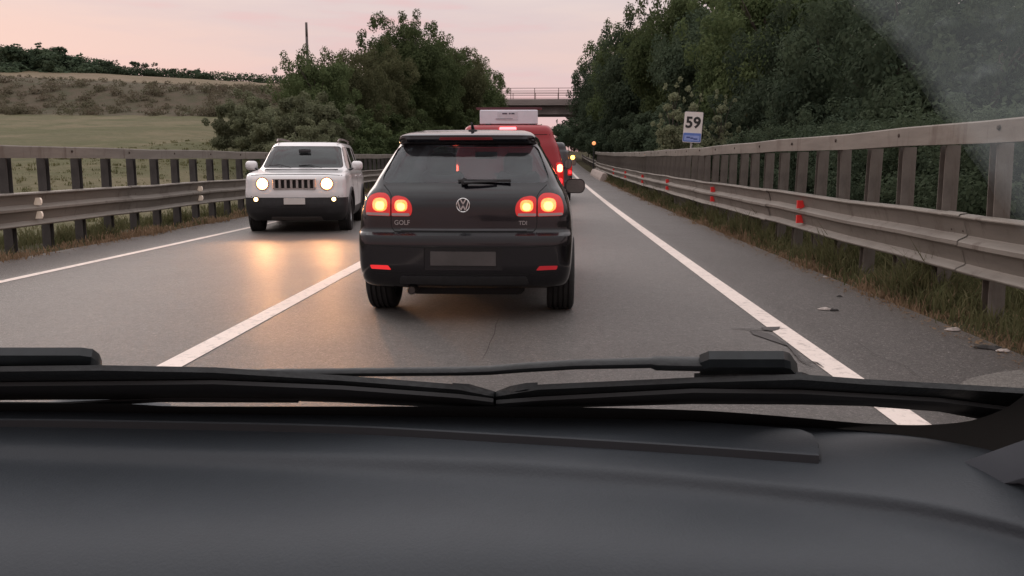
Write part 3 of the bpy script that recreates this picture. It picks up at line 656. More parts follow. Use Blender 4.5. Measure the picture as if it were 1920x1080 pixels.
for txt, x_, sz in (('GOLF', -.49, .05), ('TDI', .47, .042)):
    me = text_mesh(txt, sz, .002, .0006); me.transform(Matrix.Translation((x_, BV.ray_cast(Vector((x_, -3, .765)), Vector((0, 1, 0)))[0].y - .003, .765)) @ Matrix.Rotation(R(90), 4, 'X')); me.materials.append(mat('dull_lettering', (.42, .40, .40), .3, .8)); link('lettering', me, None, hb)
seams(BV, [(-.80, .60), (-.45, .585), (.45, .585), (.80, .60)], hb, M_SEAM, .006, name='bumper_crease')
seams(BV, [(-.72, .385), (0, .375), (.72, .385)], hb, M_SEAM, .006, name='bumper_crease')
# rear wiper, aerial, exhaust, mirrors
wp = empty('rear_wiper'); wp.parent = hb
mb = MB(); mb.lathe([(-.01, .028), (.03, .026), (.035, 0)], Matrix.Translation((0, .165, 1.075)) @ Matrix.Rotation(R(-90), 4, 'Z'), 16); mb.build('wiper_pivot', M_BLACK, wp, 40)
mb = MB(); mb.tube([(0, .13, 1.066), (.12, .135, 1.072), (.26, .15, 1.076)], [.014, .010, .006], 8); mb.build('wiper_arm', M_BLACK, wp, 50)
mb = MB(); mb.box((.16, .165, 1.080), (.42, .018, .020)); mb.build('wiper_blade', M_BLACK, wp)
mb = MB(); mb.tube([(0.02, .72, 1.47), (.02, .68, 1.505), (.02, .60, 1.535)], [.02, .014, .008], 8); mb.box((.02, .72, 1.475), (.07, .12, .02), bev=.005); mb.build('aerial', M_BLACK, hb, 50)
mb = MB(); mb.tube([(-.42, .06, .25), (-.42, .40, .25)], .035, 14, cap=False); mb.tube([(-.42, .06, .25), (-.42, .40, .25)], .029, 14); mb.build('exhaust_pipe', mat('sooty_exhaust', (.06, .05, .045), .5, .6), hb, 50)
mb = MB(); mb.box((0, .9, .27), (.95, 1.3, .16), bev=.03); mb.box((.2, .42, .29), (.5, .35, .14), bev=.03); mb.build('underbody', M_UNDER, hb)
for sg in (-1, 1): mirror(hb, sg * .955, 2.60, .985, sg, P_BLK, .21, .15)
for yy in (.78, 3.36):
    for sg in (-1, 1): wheel(hb, sg * .775, yy, RWH, .235, sg)
for sg in (-1, 1): seat(hb, sg * .37, 2.05, 1.31)
mb = MB(); mb.box((0, .98, .74), (1.2, .16, .50), bev=.05, taper=.93); mb.build('rear_bench', M_SEAT, hb, 50)
mb = MB(); mb.box((0, 2.75, .86), (1.25, .42, .18), bev=.05); mb.build('dashboard', M_SEAT, hb, 50)
mb = MB(); mb.box((0, .50, 1.035), (1.15, .5, .015)); mb.build('parcel_shelf', M_SEAT, hb)
mb = MB(); mb.box((0.0, 2.45, 1.30), (.24, .03, .07), bev=.012); mb.build('inner_mirror', M_BLACK, hb, 50)

# ---- white compact off-roader, coming towards the camera
P_WHT = mat('white_car_paint', (.72, .70, .70), .28, 0, var=.04, scale=3, coat=.8)
LV = [(.24, .80, .20, 3.98), (.30, .86, .10, 4.08), (.40, .895, .03, 4.18), (.55, .905, .0, 4.22), (.70, .905, .0, 4.22), (.82, .90, .0, 4.20), (.95, .895, .0, 4.18), (1.02, .885, .015, 4.14), (1.06, .875, .02, 4.02), (1.09, .86, .03, 3.75), (1.115, .845, .035, 3.4),
      (1.14, .83, .04, 3.2), (1.2, .80, .07, 3.10), (1.3, .765, .1, 2.97), (1.4, .735, .14, 2.83), (1.5, .705, .18, 2.68), (1.58, .675, .2, 2.54), (1.61, .655, .22, 2.46), (1.635, .625, .26, 2.36)]
sv = empty('off_roader', (-4.68, 16.7, elev(17) - .045), R(188), label='white boxy off-road car with headlights on, coming along the left lane', cat='car')
class Off:  # parts are built around the rear bumper, then shifted so the Empty stands under the middle of the car
    pass
car = Car(LV, 4.22, 1.665, cr=(.12, .17), bow=(.05, .10), end=(.97, .93), bend=(.25, .22)); sol = car.solid(); BV = bvh_of(sol)
zc = [.45, .6, .8, 1.0, 1.15, 1.3, 1.45, 1.56, 1.60]; cab = car.solid(zc, .055, .1, 3.1, 1.62)
WS = rounded([(-.735, 1.16), (.735, 1.16), (.635, 1.565), (-.635, 1.565)], .06)
RW = rounded([(-.60, 1.15), (.60, 1.15), (.53, 1.52), (-.53, 1.52)], .05)
SW = [rounded([(.30, 1.17), (.95, 1.15), (.95, 1.55), (.45, 1.54)], .05), rounded([(1.02, 1.14), (1.95, 1.13), (1.95, 1.56), (1.02, 1.56)], .05), rounded([(2.03, 1.13), (3.02, 1.135), (2.9, 1.22), (2.47, 1.55), (2.03, 1.56)], [.04, .04, .05, .1, .04])]
cut = [cab.mesh('c'), MB().prism(RW, 'y', -.5, .6).mesh('c'), MB().prism(WS, 'y', 2.2, 4.4).mesh('c')]
for p in SW: cut.append(MB().prism(p, 'x', -1.2, 1.2).mesh('c'))
for yy in (.82, 3.39):
    for a, b in ((-1.2, -.58), (.58, 1.2)): cut.append(arch(yy, .42, .35, a, b))
cut.append(MB().prism(rrect(0, .885, .72, .165, .02), 'y', 4.11, 4.5).mesh('c'))
body = bool_cut(sol.mesh('body'), cut)
PA = split_mesh(body, [lambda c: c.z < .665 and c.y > 3.85, lambda c: c.z < .665 and c.y < .3, lambda c: c.z < .44])
GR = Matrix.Translation((0, -2.11, 0))
sub = empty('chassis'); 
def fin2(me, nm, m): me.transform(GR); return finish(me, nm, m, sv)
fin2(PA[0], 'body', P_WHT); fin2(PA[1], 'bumper', M_BLACK); fin2(PA[2], 'bumper', M_BLACK); fin2(PA[3], 'sill', M_BLACK)
OBJ0 = set(o.name for o in bpy.data.objects)
patch(BV, inset_poly(WS, .006), 'y', 1, -.006, .004, .06).build('windscreen', G_SIDE, sv, 60)
patch(BV, inset_poly(RW, .006), 'y', -1, -.006, .004, .06).build('rear_window', G_SIDE, sv, 60)
for sg in (-1, 1):
    for p in SW: patch(BV, inset_poly(p, .004), 'x', sg, -.006, .004, .06).build('side_window', G_SIDE, sv, 60)
    # black wheel-arch cladding
    for yy in (.82, 3.39):
        mb = MB(); n = 26; vs = []
        for k in range(n + 1):
            a = R(-12 + 204 * k / n)
            for r_, q in ((.415, .0), (.415, .02), (.47, .02), (.485, 0)):
                py, pz = yy + r_ * math.cos(a), .35 + r_ * math.sin(a); pz = max(pz, .25)
                h = BV.ray_cast(Vector((sg * 3, yy + .48 * math.cos(a), max(.30, .35 + .48 * math.sin(a)))), Vector((-sg, 0, 0)))[0]; bx = h.x if h else sg * .88
                vs.append((bx + sg * (q if r_ < .48 else -.004) - (sg * .05 if r_ < .42 and q == 0 else 0), py, pz))
        mb.add(vs, [(k * 4 + i, k * 4 + i + 1, k * 4 + 5 + i, k * 4 + 4 + i) for k in range(n) for i in range(3)]); mb.build('arch_cladding', M_BLACK, sv, 50)
    mb = MB(); mb.tube([(sg * .60, .5, 1.655), (sg * .605, .62, 1.70), (sg * .60, 1.5, 1.715), (sg * .585, 2.2, 1.70), (sg * .57, 2.35, 1.65)], .017, 8); mb.build('roof_rail', mat('roof_rail_paint', (.10, .06, .055), .4, .3), sv, 50)
    mirror(sv, sg * .965, 2.86, 1.20, sg, P_WHT, .21, .17, fwd=1, stalk=True)
    for yy in (.82, 3.39): wheel(sv, sg * .785, yy, .345, .225, sg)
    seat(sv, sg * .38, 2.15, 1.42)
    seams(BV, [(1.98, .50), (1.98, 1.12)], sv, M_SEAM, .006, 'x', sg, 'door_seam'); seams(BV, [(3.0, .50), (3.04, .9), (3.02, 1.12)], sv, M_SEAM, .006, 'x', sg, 'door_seam')
    for yy in (1.15, 2.12): patch(BV, rrect(yy, 1.0, .17, .028, .012), 'x', sg, .02, .02, .03).build('door_handle', P_WHT, sv, 50)
M_HL = mat('lit_headlamp', (1, .9, .75), .3, emit=(1, .33, .09), es=48); M_FOG = mat('lit_daytime_lamp', (1, .8, .5), .3, emit=(1, .62, .25), es=10)
M_BEZ = mat('headlamp_bezel', (.30, .25, .22), .3, .5)
for sg in (-1, 1):
    hl = patch(BV, circle(sg * .545, .885, .115), 'y', 1, .008, .03, .03).build('headlamp', M_BEZ, sv, 50)
    patch(BV, circle(sg * .545, .885, .088), 'y', 1, .016, .01, .03).build('bulb_glow', M_HL, hl, 50)
    fg = patch(BV, circle(sg * .66, .62, .055), 'y', 1, .008, .02, .03).build('fog_lamp', M_BLACK, sv, 50)
    patch(BV, circle(sg * .66, .622, .034), 'y', 1, .016, .01, .02).build('bulb_glow', M_FOG, fg, 50)
seams(BV, [(-.80, 1.03), (-.50, 1.045), (.50, 1.045), (.80, 1.03)], sv, M_SEAM, .010, 'y', 1, 'bonnet_seam')
for sg in (-1, 1): seams(BV, [(sg * .62, .66), (sg * .86, .68)], sv, M_SEAM, .008, 'y', 1, 'bumper_seam')
mb = MB(); mb.box((0, 2.78, 1.47), (.22, .03, .07), bev=.012); mb.build('inner_mirror', M_BLACK, sv, 50)
# seven-slot grille
gl = MB(); gl.box((0, 4.125, .885), (.72, .012, .165)); go = gl.build('grille', mat('grille_black', (.02, .02, .022), .5), sv)
for k in range(8):
    mb = MB(); mb.box((-.343 + k * .098, 4.185, .885), (.040, .075, .150), bev=.008); mb.build('grille_bar', mat('grille_bar_grey', (.42, .37, .35), .35, .3), go, 40)
for zz in (.805, .965): mb = MB(); mb.box((0, 4.187, zz), (.72, .07, .014)); mb.build('grille_frame', mat('grille_bar_grey', (.4, .36, .34), .35), go)
patch(BV, rounded([(-.55, .36), (.55, .36), (.50, .48), (-.50, .48)], .03), 'y', 1, .004, .02, .05).build('lower_grille', mat('grille_black', (.02, .02, .022), .5), sv, 50)
patch(BV, rounded([(-.45, .255), (.45, .255), (.42, .315), (-.42, .315)], .02), 'y', 1, .01, .02, .05).build('skid_plate', mat('skid_plate_grey', (.10, .09, .085), .4), sv, 50)
mb = MB(); mb.box((0, 4.245, .590), (.36, .012, .11), bev=.003); mb.build('number_plate', M_PLATE, sv, 40)
mb = MB(); mb.box((0, 2.1, .30), (1.1, 3.2, .14), bev=.03); mb.build('underbody', M_UNDER, sv)
mb = MB(); mb.box((0, 2.98, 1.0), (1.35, .4, .18), bev=.05); mb.build('dashboard', M_SEAT, sv, 50)
mb = MB(); mb.box((0, 3.25, 1.128), (1.3, .10, .02), bev=.004); mb.build('cowl', M_BLACK, sv, 50)
mb = MB(); mb.box((0, .85, .85), (1.2, .2, .7), bev=.05); mb.build('rear_bench', M_SEAT, sv, 50)
for s_ in (-.35, .2):
    mb = MB(); mb.tube([(s_, 3.20, 1.16), (s_ + .2, 3.09, 1.215), (s_ + .42, 3.1, 1.20)], .008, 6); mb.build('wiper', M_BLACK, sv)
for o in bpy.data.objects:
    if o.name not in OBJ0 and o.parent == sv:
        if o.type == 'MESH': o.data.transform(GR)
        else: o.location.y -= 2.11
    elif o.name not in OBJ0 and o.parent and o.parent.parent == sv and o.parent.type == 'MESH' and o.type == 'MESH': o.data.transform(GR)
bpy.data.objects.remove(sub)
for sg in (-1, 1): spot(sv, (sg * .545, 2.14, .885), 110, (1, .45, .17), (R(86), 0, 0), 75)

# ---- vans
def van(name, loc, label, paint, hw, H, L_, yaw=0, sign=False):
    vn = empty(name, loc, yaw, label=label, cat='van')
    k = hw / .95
    LV = [(.28, .84 * k, .12, L_ - .25), (.36, .92 * k, .03, L_ - .08), (.5, .95 * k, 0, L_), (.62, .95 * k, .01, L_), (.66, .955 * k, .05, L_ - .02), (.9, .955 * k, .06, L_ - .15), (1.05, .95 * k, .065, L_ - .5), (1.15, .935 * k, .07, L_ - 1.0), (1.3, .90 * k, .085, L_ - 1.2),
          (1.5, .85 * k, .11, L_ - 1.42), (H - .25, .79 * k, .14, L_ - 1.75), (H - .12, .75 * k, .16, L_ - 1.9), (H - .06, .72 * k, .19, L_ - 2.05), (H - .03, .68 * k, .24, L_ - 2.15)]
    car = Car(LV, L_, H, cr=(.11, .25), bow=(.03, .22), end=(.975, .86)); sol = car.solid(); BV = bvh_of(sol); cut = []
    for yy in (.95, L_ - .9):
        for a, b in ((-1.3, -.62), (.62, 1.3)): cut.append(arch(yy, .38, .34, a, b))
    body = bool_cut(sol.mesh('body'), cut); pr = split_mesh(body, [lambda c: c.z < .66 and c.y < .3])
    finish(pr[0], 'body', paint, vn); finish(pr[1], 'bumper', M_BLACK, vn)
    dark = mat('privacy_glass', (.03, .03, .035), .06, var=.1, coat=1)
    for sg in (-1, 1):
        q = lambda pts: [(sg * a, b) for a, b in pts]
        if not sign: patch(BV, q(rounded([(.06, 1.18), (.70 * k, 1.18), (.66 * k, H - .32), (.06, H - .32)], .05)), 'y', -1, .003, .006, .06).build('rear_window', dark, vn, 50)
        patch(BV, rounded([(L_ - 2.35, 1.15), (L_ - 1.25, 1.12), (L_ - 1.75, H - .38), (L_ - 2.35, H - .38)], .06), 'x', sg, .003, .006, .07).build('side_window', dark, vn, 50)
        tl = lens(vn, BV, q(rounded([(.80 * k, .80), (.925 * k, .80), (.91 * k, 1.22), (.80 * k, 1.22)], .03)), 'tail_lamp', M_RL, q(rrect(.862 * k, 1.12, .085, .13, .035)), mat('van_brake_bulb', (1, .3, .2), .4, emit=(1, .10, .05), es=16))
        patch(BV, q(rrect(.865 * k, .90, .08, .10, .03)), 'y', -1, .012, .006, .03).build('lower_bulb', mat('dim_brake_bulb', (.8, .05, .05), .4, emit=(1, .03, .04), es=1.6), tl, 50)
        for yy in (.95, L_ - .9): wheel(vn, sg * (.80 * k), yy, .335, .225, sg)
        mirror(vn, sg * (hw + .12), L_ - 1.45, 1.2, sg, M_BLACK, .15, .22)
        seams(BV, [(L_ - 2.45, .5), (L_ - 2.45, H - .2)], vn, M_SEAM, .008, 'x', sg, 'door_seam'); seams(BV, [(1.45, .85), (L_ - 2.45, .85)], vn, M_SEAM, .03, 'x', sg, 'slide_rail')
    seams(BV, [(0, .66), (0, H - .2)], vn, M_SEAM, .008)
    seams(BV, [(-.75 * k, H - .19), (.75 * k, H - .19)], vn, M_SEAM, .01)
    patch(BV, rounded([(-.15, H - .105), (.15, H - .105), (.14, H - .066), (-.14, H - .066)], .01), 'y', -1, .012, .02, .03).build('third_brake_lamp', mat('lit_third_lamp', (1, .2, .2), .4, emit=(1, .09, .10), es=6) if sign else mat('dim_red_lens', (.16, .012, .015), .2), vn, 50)
    patch(BV, rrect(-.12, 1.02, .22, .05, .02), 'y', -1, .018, .02, .03).build('door_handle', M_BLACK, vn, 50)
    mb = MB(); mb.box((0, -.005, .52), (.52, .012, .11), bev=.003); mb.build('number_plate', M_PLATE, vn, 40)
    mb = MB(); mb.box((0, L_ / 2, .32), (1.2, L_ * .8, .15), bev=.03); mb.build('underbody', M_UNDER, vn)
    patch(BV, rounded([(-.70 * k, 1.25), (.70 * k, 1.25), (.62 * k, H - .25), (-.62 * k, H - .25)], .08), 'y', 1, .003, .006, .08).build('windscreen', dark, vn, 50)
    return vn, BV
P_RED = mat('red_van_paint', (.33, .014, .022), .4, 0, var=.12, scale=2, coat=.25)
vn, BV = van('delivery_van', (-.72, 14.8, elev(15)), 'red van with a white sign box on its roof, waiting ahead of the black hatchback', P_RED, .99, 1.885, 4.8, 0, True)
rs = empty('roof_sign', (0, .55, 1.845)); rs.parent = vn
mb = MB(); mb.box((0, 0, .165), (1.02, .16, .25), bev=.012); mb.build('sign_box', mat('white_sign_box', (.70, .70, .76), .45, var=.05), rs, 40)
mb = MB(); mb.box((0, .12, .325), (1.16, .30, .025)); mb.box((0, .12, .02), (1.1, .30, .03)); mb.build('rack_frame', mat('maroon_frame', (.10, .03, .04), .5), rs)
for x_ in (-.36, .42): mb = MB(); mb.box((x_, -.06, .02), (.10, .06, .05)); mb.build('foot', M_BLACK, rs)
mb = MB(); mb.box((-.02, -.083, .185), (.36, .006, .14)); mb.build('panel', mat('sign_panel_grey', (.60, .60, .65), .5), rs)
mk = MB()
for x_, w_ in ((-.07, .085), (.02, .03), (.075, .055)): mk.box((x_, -.088, .225), (w_, .004, .022))
mk.box((-.08, -.088, .135), (.30, .004, .006)); mk.build('marking', mat('sign_ink', (.06, .05, .08), .6), rs)
v2, _ = van('panel_van', (-.30, 25.5, elev(26)), 'dark grey van mostly hidden ahead of the red van, one amber lamp showing', mat('dark_grey_paint', (.035, .033, .038), .35, var=.1, coat=.4), 1.0, 1.80, 5.0)
mb = MB(); mb.lathe([(0, .06), (.02, .055), (.035, .03), (.04, 0)], Matrix.Translation((.99, .07, 1.33)) @ Matrix.Rotation(R(-90), 4, 'Z'), 16); mb.build('indicator_lamp', mat('amber_lamp', (1, .5, .1), .4, emit=(1, .42, .05), es=11), v2, 40)

# ------------------------------------------------------------------ kilometre sign, warning lamp, litter
ks = empty('kilometre_sign', (4.27, 27, ground_h(4.27, 27)), R(-14), label='white and blue kilometre sign reading 59 behind the right barrier', cat='road sign')
ks.rotation_euler = (0, R(3.5), R(-14)); kz = 2.38 - ks.location.z
mb = MB(); mb.tube([(0, .04, -.2), (0, .04, kz + .3)], .035, 12); mb.build('post', mat('pale_sign_post', (.45, .42, .40), .5, .4), ks, 50)
mb = MB(); mb.prism(rrect(0, kz, .56, .93, .04), 'y', -.012, .012); mb.build('panel', mat('sign_white', (.80, .74, .70), .5, var=.05), ks)
mb = MB(); mb.prism(rrect(0, kz, .58, .95, .04), 'y', .010, .03); mb.build('sign_back', mat('sign_back_dark', (.02, .025, .04), .5), ks)
mb = MB(); mb.prism(rrect(0, kz - .31, .54, .27, .03), 'y', -.018, -.0125); mb.build('blue_band', mat('sign_blue', (.13, .22, .58), .5, var=.1), ks)
mb = MB(); mb.prism(rrect(0, kz - .33, .46, .16, .02), 'y', -.021, -.0185); mb.build('band_panel', mat('sign_pale_blue', (.30, .38, .72), .5), ks)
mk = MB()
for x_, z_, w_ in ((-.11, -.31, .11), (.0, -.33, .09), (.11, -.352, .12)): mk.box((x_, -.0225, kz + z_), (w_, .003, .035))
mk.build('marking', mat('sign_dark_blue', (.03, .06, .25), .5), ks)
for ch, x_ in (('5', -.12), ('9', .115)):
    me = text_mesh(ch, .46, .004, .014); me.transform(Matrix.Translation((x_, -.016, kz + .13)) @ Matrix.Rotation(R(90), 4, 'X')); me.materials.append(mat('sign_black', (.02, .02, .02), .5)); link('digit', me, None, ks)
wl = empty('warning_lamp', (3.28, 64.2, elev(64.2)), label='small lit amber lamp on a thin post where the tall right barrier ends', cat='warning lamp')
mb = MB(); mb.tube([(0, 0, -.2), (0, 0, 2.05)], .04, 8); mb.build('post', M_BLACK, wl, 50)
mb = MB(); mb.lathe([(-.12, 0), (-.12, .16), (.06, .18), (.06, .14)], Matrix.Translation((0, 0, 2.15)) @ Matrix.Rotation(R(-90), 4, 'Z'), 20); mb.build('housing', mat('lamp_housing', (.12, .05, .02), .5), wl, 40)
mb = MB(); mb.lathe([(.062, .14), (.10, .09), (.11, 0)], Matrix.Translation((0, 0, 2.15)) @ Matrix.Rotation(R(-90), 4, 'Z'), 20); mb.build('lens', mat('warm_lamp', (1, .6, .3), .4, emit=(1, .34, .12), es=1.1), wl, 40)
def scrap(u, v, w_, h_, m, label, cat='litter', name='litter', k=7, rnd=.35):
    p = gp(u, v); mb = MB(); vs = []; rs_ = random.Random(int(u * 7 + v))
    for i in range(k): a = 2 * math.pi * i / k; q = 1 + rs_.uniform(-rnd, rnd); vs.append((w_ * q * math.cos(a), w_ * .6 * q * math.sin(a), h_ * rs_.uniform(.1, .5)))
    vs2 = [(a * .55, b * .55, c + h_ * rs_.uniform(.4, 1)) for a, b, c in vs]
    mb.add([(a, b, 0) for a, b, c in vs] + vs + vs2, [tuple(range(k - 1, -1, -1))] + [(j * k + i, j * k + (i + 1) % k, (j + 1) * k + (i + 1) % k, (j + 1) * k + i) for j in range(2) for i in range(k)] + [tuple(range(2 * k, 3 * k))])
    o = mb.build(name, m); o.location = (p.x, p.y, elev(p.y) + .004 if -6.8 < p.x < 3 else ground_h(p.x, p.y)); tag(o, label, cat)
M_PAPER = mat('pale_scrap', (.38, .33, .30), .8, var=.2); M_DKS = mat('dark_rubber_scrap', (.03, .027, .025), .8, var=.3)
scrap(1413, 464, .055, .02, M_PAPER, 'tiny white scrap on the right shoulder, farther than the others')
scrap(1547, 583, .05, .015, M_PAPER, 'flat pale scrap on the shoulder beside a small dark one')
scrap(1564, 585, .035, .015, M_DKS, 'small dark scrap touching the flat pale scrap on the shoulder')
scrap(1574, 559, .022, .012, M_DKS, 'tiny dark pebble on the shoulder just beyond the pale scrap', 'pebble', 'pebble')
scrap(1546, 523, .03, .012, M_PAPER, 'small pale scrap lying by the verge left of the dry tuft')
scrap(1855, 656, .09, .02, M_DKS, 'torn dark rubber strip curled at the near edge of the right shoulder', 'rubber strip', 'rubber_strip', 9, .6)
scrap(1880, 661, .05, .014, M_PAPER, 'small pale splinter beside the torn dark rubber strip', 'litter')
scrap(1785, 622, .05, .02, M_PAPER, 'pale broken chip at the edge of the verge behind the rubber strip')
#--PLANTS--
# ------------------------------------------------------------------ plants
def leaf_mat(name, c1, c2, c3):
    m = bpy.data.materials.new(name); m.use_nodes = True; n = m.node_tree.nodes; l = m.node_tree.links; b = n['Principled BSDF']
    g = n.new('ShaderNodeNewGeometry'); no = n.new('ShaderNodeTexNoise'); no.inputs['Scale'].default_value = .33; no.inputs['Detail'].default_value = 4; l.new(g.outputs['Position'], no.inputs[0])
    mr = n.new('ShaderNodeMapRange'); mr.inputs[1].default_value = .35; mr.inputs[2].default_value = .65; l.new(no.outputs[0], mr.inputs[0])
    a = n.new('ShaderNodeMixRGB'); a.inputs[1].default_value = (*c1, 1); a.inputs[2].default_value = (*c2, 1); l.new(mr.outputs[0], a.inputs[0])
    r1 = n.new('ShaderNodeMath'); r1.operation = 'MULTIPLY'; r1.inputs[1].default_value = .45; l.new(g.outputs['Random Per Island'], r1.inputs[0])
    c = n.new('ShaderNodeMixRGB'); l.new(r1.outputs[0], c.inputs[0]); l.new(a.outputs[0], c.inputs[1]); c.inputs[2].default_value = (*c3, 1)
    oi = n.new('ShaderNodeObjectInfo'); mr2 = n.new('ShaderNodeMapRange'); mr2.inputs[3].default_value = 1.0; mr2.inputs[4].default_value = 1.55; l.new(oi.outputs['Random'], mr2.inputs[0])
    d = n.new('ShaderNodeVectorMath'); d.operation = 'SCALE'; l.new(c.outputs[0], d.inputs[0]); l.new(mr2.outputs[0], d.inputs['Scale'])
    tr = n.new('ShaderNodeBsdfTranslucent'); l.new(d.outputs[0], tr.inputs[0]); ms = n.new('ShaderNodeMixShader'); ms.inputs[0].default_value = .38
    l.new(b.outputs[0], ms.inputs[1]); l.new(tr.outputs[0], ms.inputs[2]); l.new(ms.outputs[0], n['Material Output'].inputs[0])
    l.new(d.outputs[0], b.inputs['Base Color']); b.inputs['Roughness'].default_value = .85; b.inputs['Specular IOR Level'].default_value = .08
    return m
M_LEAF = leaf_mat('dark_green_leaves', (.045, .066, .028), (.080, .105, .045), (.115, .135, .065))
M_LEAF2 = leaf_mat('deep_green_leaves', (.034, .050, .033), (.058, .078, .046), (.080, .100, .062))
M_OLIVE = leaf_mat('olive_leaves', (.085, .097, .055), (.125, .135, .08), (.16, .165, .11))
M_PALE = leaf_mat('pale_sapling_leaves', (.15, .165, .095), (.20, .215, .13), (.26, .27, .18))
M_LEAF3 = leaf_mat('brownish_green_leaves', (.062, .070, .034), (.095, .105, .052), (.14, .13, .075))
M_FAR = leaf_mat('far_green_leaves', (.040, .062, .04), (.065, .09, .055), (.085, .11, .065))
M_BARK = mat('bark', (.06, .048, .038), .95, var=.4, scale=6, bump=.5, stretch=(4, 4, .6))
def leaves(rnd, clumps, n, size, flat=.5):
    """leaf-sized quads spread over the shells of many clumps; returns MB"""
    vs, fs = [], []; tot = sum(c[1] ** 2 for c in clumps)
    for c, r_, sq in clumps:
        k = max(8, int(n * r_ * r_ / tot))
        for _ in range(k):
            z = rnd.uniform(-1, 1); t = rnd.uniform(0, 2 * math.pi); q = math.sqrt(1 - z * z); rr_ = r_ * (1 - abs(rnd.gauss(0, .22))) if rnd.random() < .8 else r_ * rnd.uniform(1.0, 1.22)
            nx_, ny_, nz_ = q * math.cos(t), q * math.sin(t), z
            px, py, pz = c[0] + nx_ * rr_, c[1] + ny_ * rr_, c[2] + nz_ * rr_ * sq
            N_ = Vector((nx_ + rnd.gauss(0, .6), ny_ + rnd.gauss(0, .6), nz_ + flat + rnd.gauss(0, .6))).normalized()
            A = N_.orthogonal().normalized(); A.rotate(Matrix.Rotation(rnd.uniform(0, 6.28), 3, N_)) ; B = N_.cross(A); s_ = size * rnd.uniform(.6, 1.35); P = Vector((px, py, pz)); i = len(vs)
            vs += [P - A * s_ * .5, P + B * s_ * .30, P + A * s_ * .55, P - B * s_ * .30]; fs.append((i, i + 1, i + 2, i + 3))
    mb = MB(); mb.v = [tuple(v) for v in vs]; mb.f = fs; return mb
def crown_mesh(seed, rx, ry, rz, n, size, k=46, spiky=.0):
    rnd = random.Random(seed); cl = []
    for i in range(k):
        z = rnd.uniform(-.75, 1); t = rnd.uniform(0, 6.283); q = math.sqrt(max(0, 1 - z * z)); f = rnd.uniform(.55, 1.0) ** .6
        r_ = rnd.uniform(.16, .34) * min(rx, rz) * (1.1 if z < .3 else .85)
        cl.append(((rx * q * math.cos(t) * f * .86, ry * q * math.sin(t) * f * .86, rz * z * f * .86), r_, rnd.uniform(.55, .85)))
    for i in range(int(k * spiky)):
        t = rnd.uniform(0, 6.283); z = rnd.uniform(.2, .95); q = math.sqrt(1 - z * z); f = rnd.uniform(1.0, 1.22)
        cl.append(((rx * q * math.cos(t) * f, ry * q * math.sin(t) * f, rz * z * f), rnd.uniform(.07, .13) * rx, 1.0))
    cl.append(((0, 0, 0), min(rx, rz) * .62, .9))
    return leaves(rnd, cl, n, size).mesh('crown', fix=False)
def trunk_mesh(seed, h, r0, branches, spread):
    rnd = random.Random(seed); mb = MB(); mb.tube([(0, 0, -.5), (.05, 0, h * .3), (.02 * h, .03, h * .6), (0, .05, h)], [r0 * 1.25, r0, r0 * .75, r0 * .4], 8)
    for i in range(branches):
        a = rnd.uniform(0, 6.28); z0 = h * rnd.uniform(.35, .85); q = spread * rnd.uniform(.5, .95); z1 = z0 + h * rnd.uniform(.15, .45)
        mb.tube([(0, 0, z0), (q * .45 * math.cos(a), q * .45 * math.sin(a), z0 + (z1 - z0) * .6), (q * math.cos(a), q * math.sin(a), z1)], [r0 * .42, r0 * .28, r0 * .1], 6)
    return mb.mesh('trunk', True, fix=False)
CR = {}
def proto(kind):
    if kind in CR: return CR[kind]
    p = {'big1': (1, 1, 1, 1, 46000, .044, 60, .6), 'big2': (2, 1, 1, 1, 46000, .044, 54, .8), 'big3': (3, 1.1, 1, .92, 46000, .044, 64, .4), 'bush1': (4, 1, 1, .8, 18000, .058, 30, .4), 'bush2': (5, 1, 1.1, .75, 18000, .058, 26, .6),
         'far1': (6, 1, 1, .8, 6000, .10, 22, .0), 'far2': (7, 1, 1, .9, 6000, .10, 20, .2), 'near': (8, 1, 1, 1, 36000, .042, 46, .7), 'slim': (9, .55, .55, 1.3, 6000, .065, 20, .8)}[kind]
    CR[kind] = crown_mesh(*p); return CR[kind]
TR = {k: trunk_mesh(20 + k, 1, .035, 9, .55) for k in range(3)}
LMESH = {}
def tree(x, y, r_, top, kind, m, label, name='tree', cat='tree', squash=None, group=None, rz=None):
    """crown of radius r_ whose top reaches world height `top`; trunk stands on the ground"""
    gz = ground_h(x, y); rnd = random.Random(int(x * 31 + y * 17)); H = top - gz
    cz = squash or min(r_ * 1.15, H * .5) ; ext = {'big1': 1.12, 'big2': 1.12, 'big3': 1.05, 'near': 1.12, 'slim': 1.5}.get(kind, .9)
    t = empty(name, (x, y, gz), rz if rz is not None else rnd.uniform(0, 6.28), label=label, cat=cat, group=group)
    key = (kind, m.name)
    if key not in LMESH:
        me = proto(kind).copy(); me.materials.clear(); me.materials.append(m); LMESH[key] = me
    c = bpy.data.objects.new('crown', LMESH[key]); COL.objects.link(c); c.parent = t; c.scale = (r_, r_, cz / 1.0); c.location = (0, 0, H - cz * ext)
    tm = TR[int(abs(x * 7)) % 3]; 
    if not tm.materials: tm.materials.append(M_BARK)
    k = bpy.data.objects.new('trunk', tm); COL.objects.link(k); k.parent = t; hh = max(.6, H - cz * .55); k.scale = (r_ * 1.1, r_ * 1.1, hh) if kind[:3] == 'big' else (r_ * .7, r_ * .7, hh)
    return t
def at(u, y): return (u - 1030) / F * y
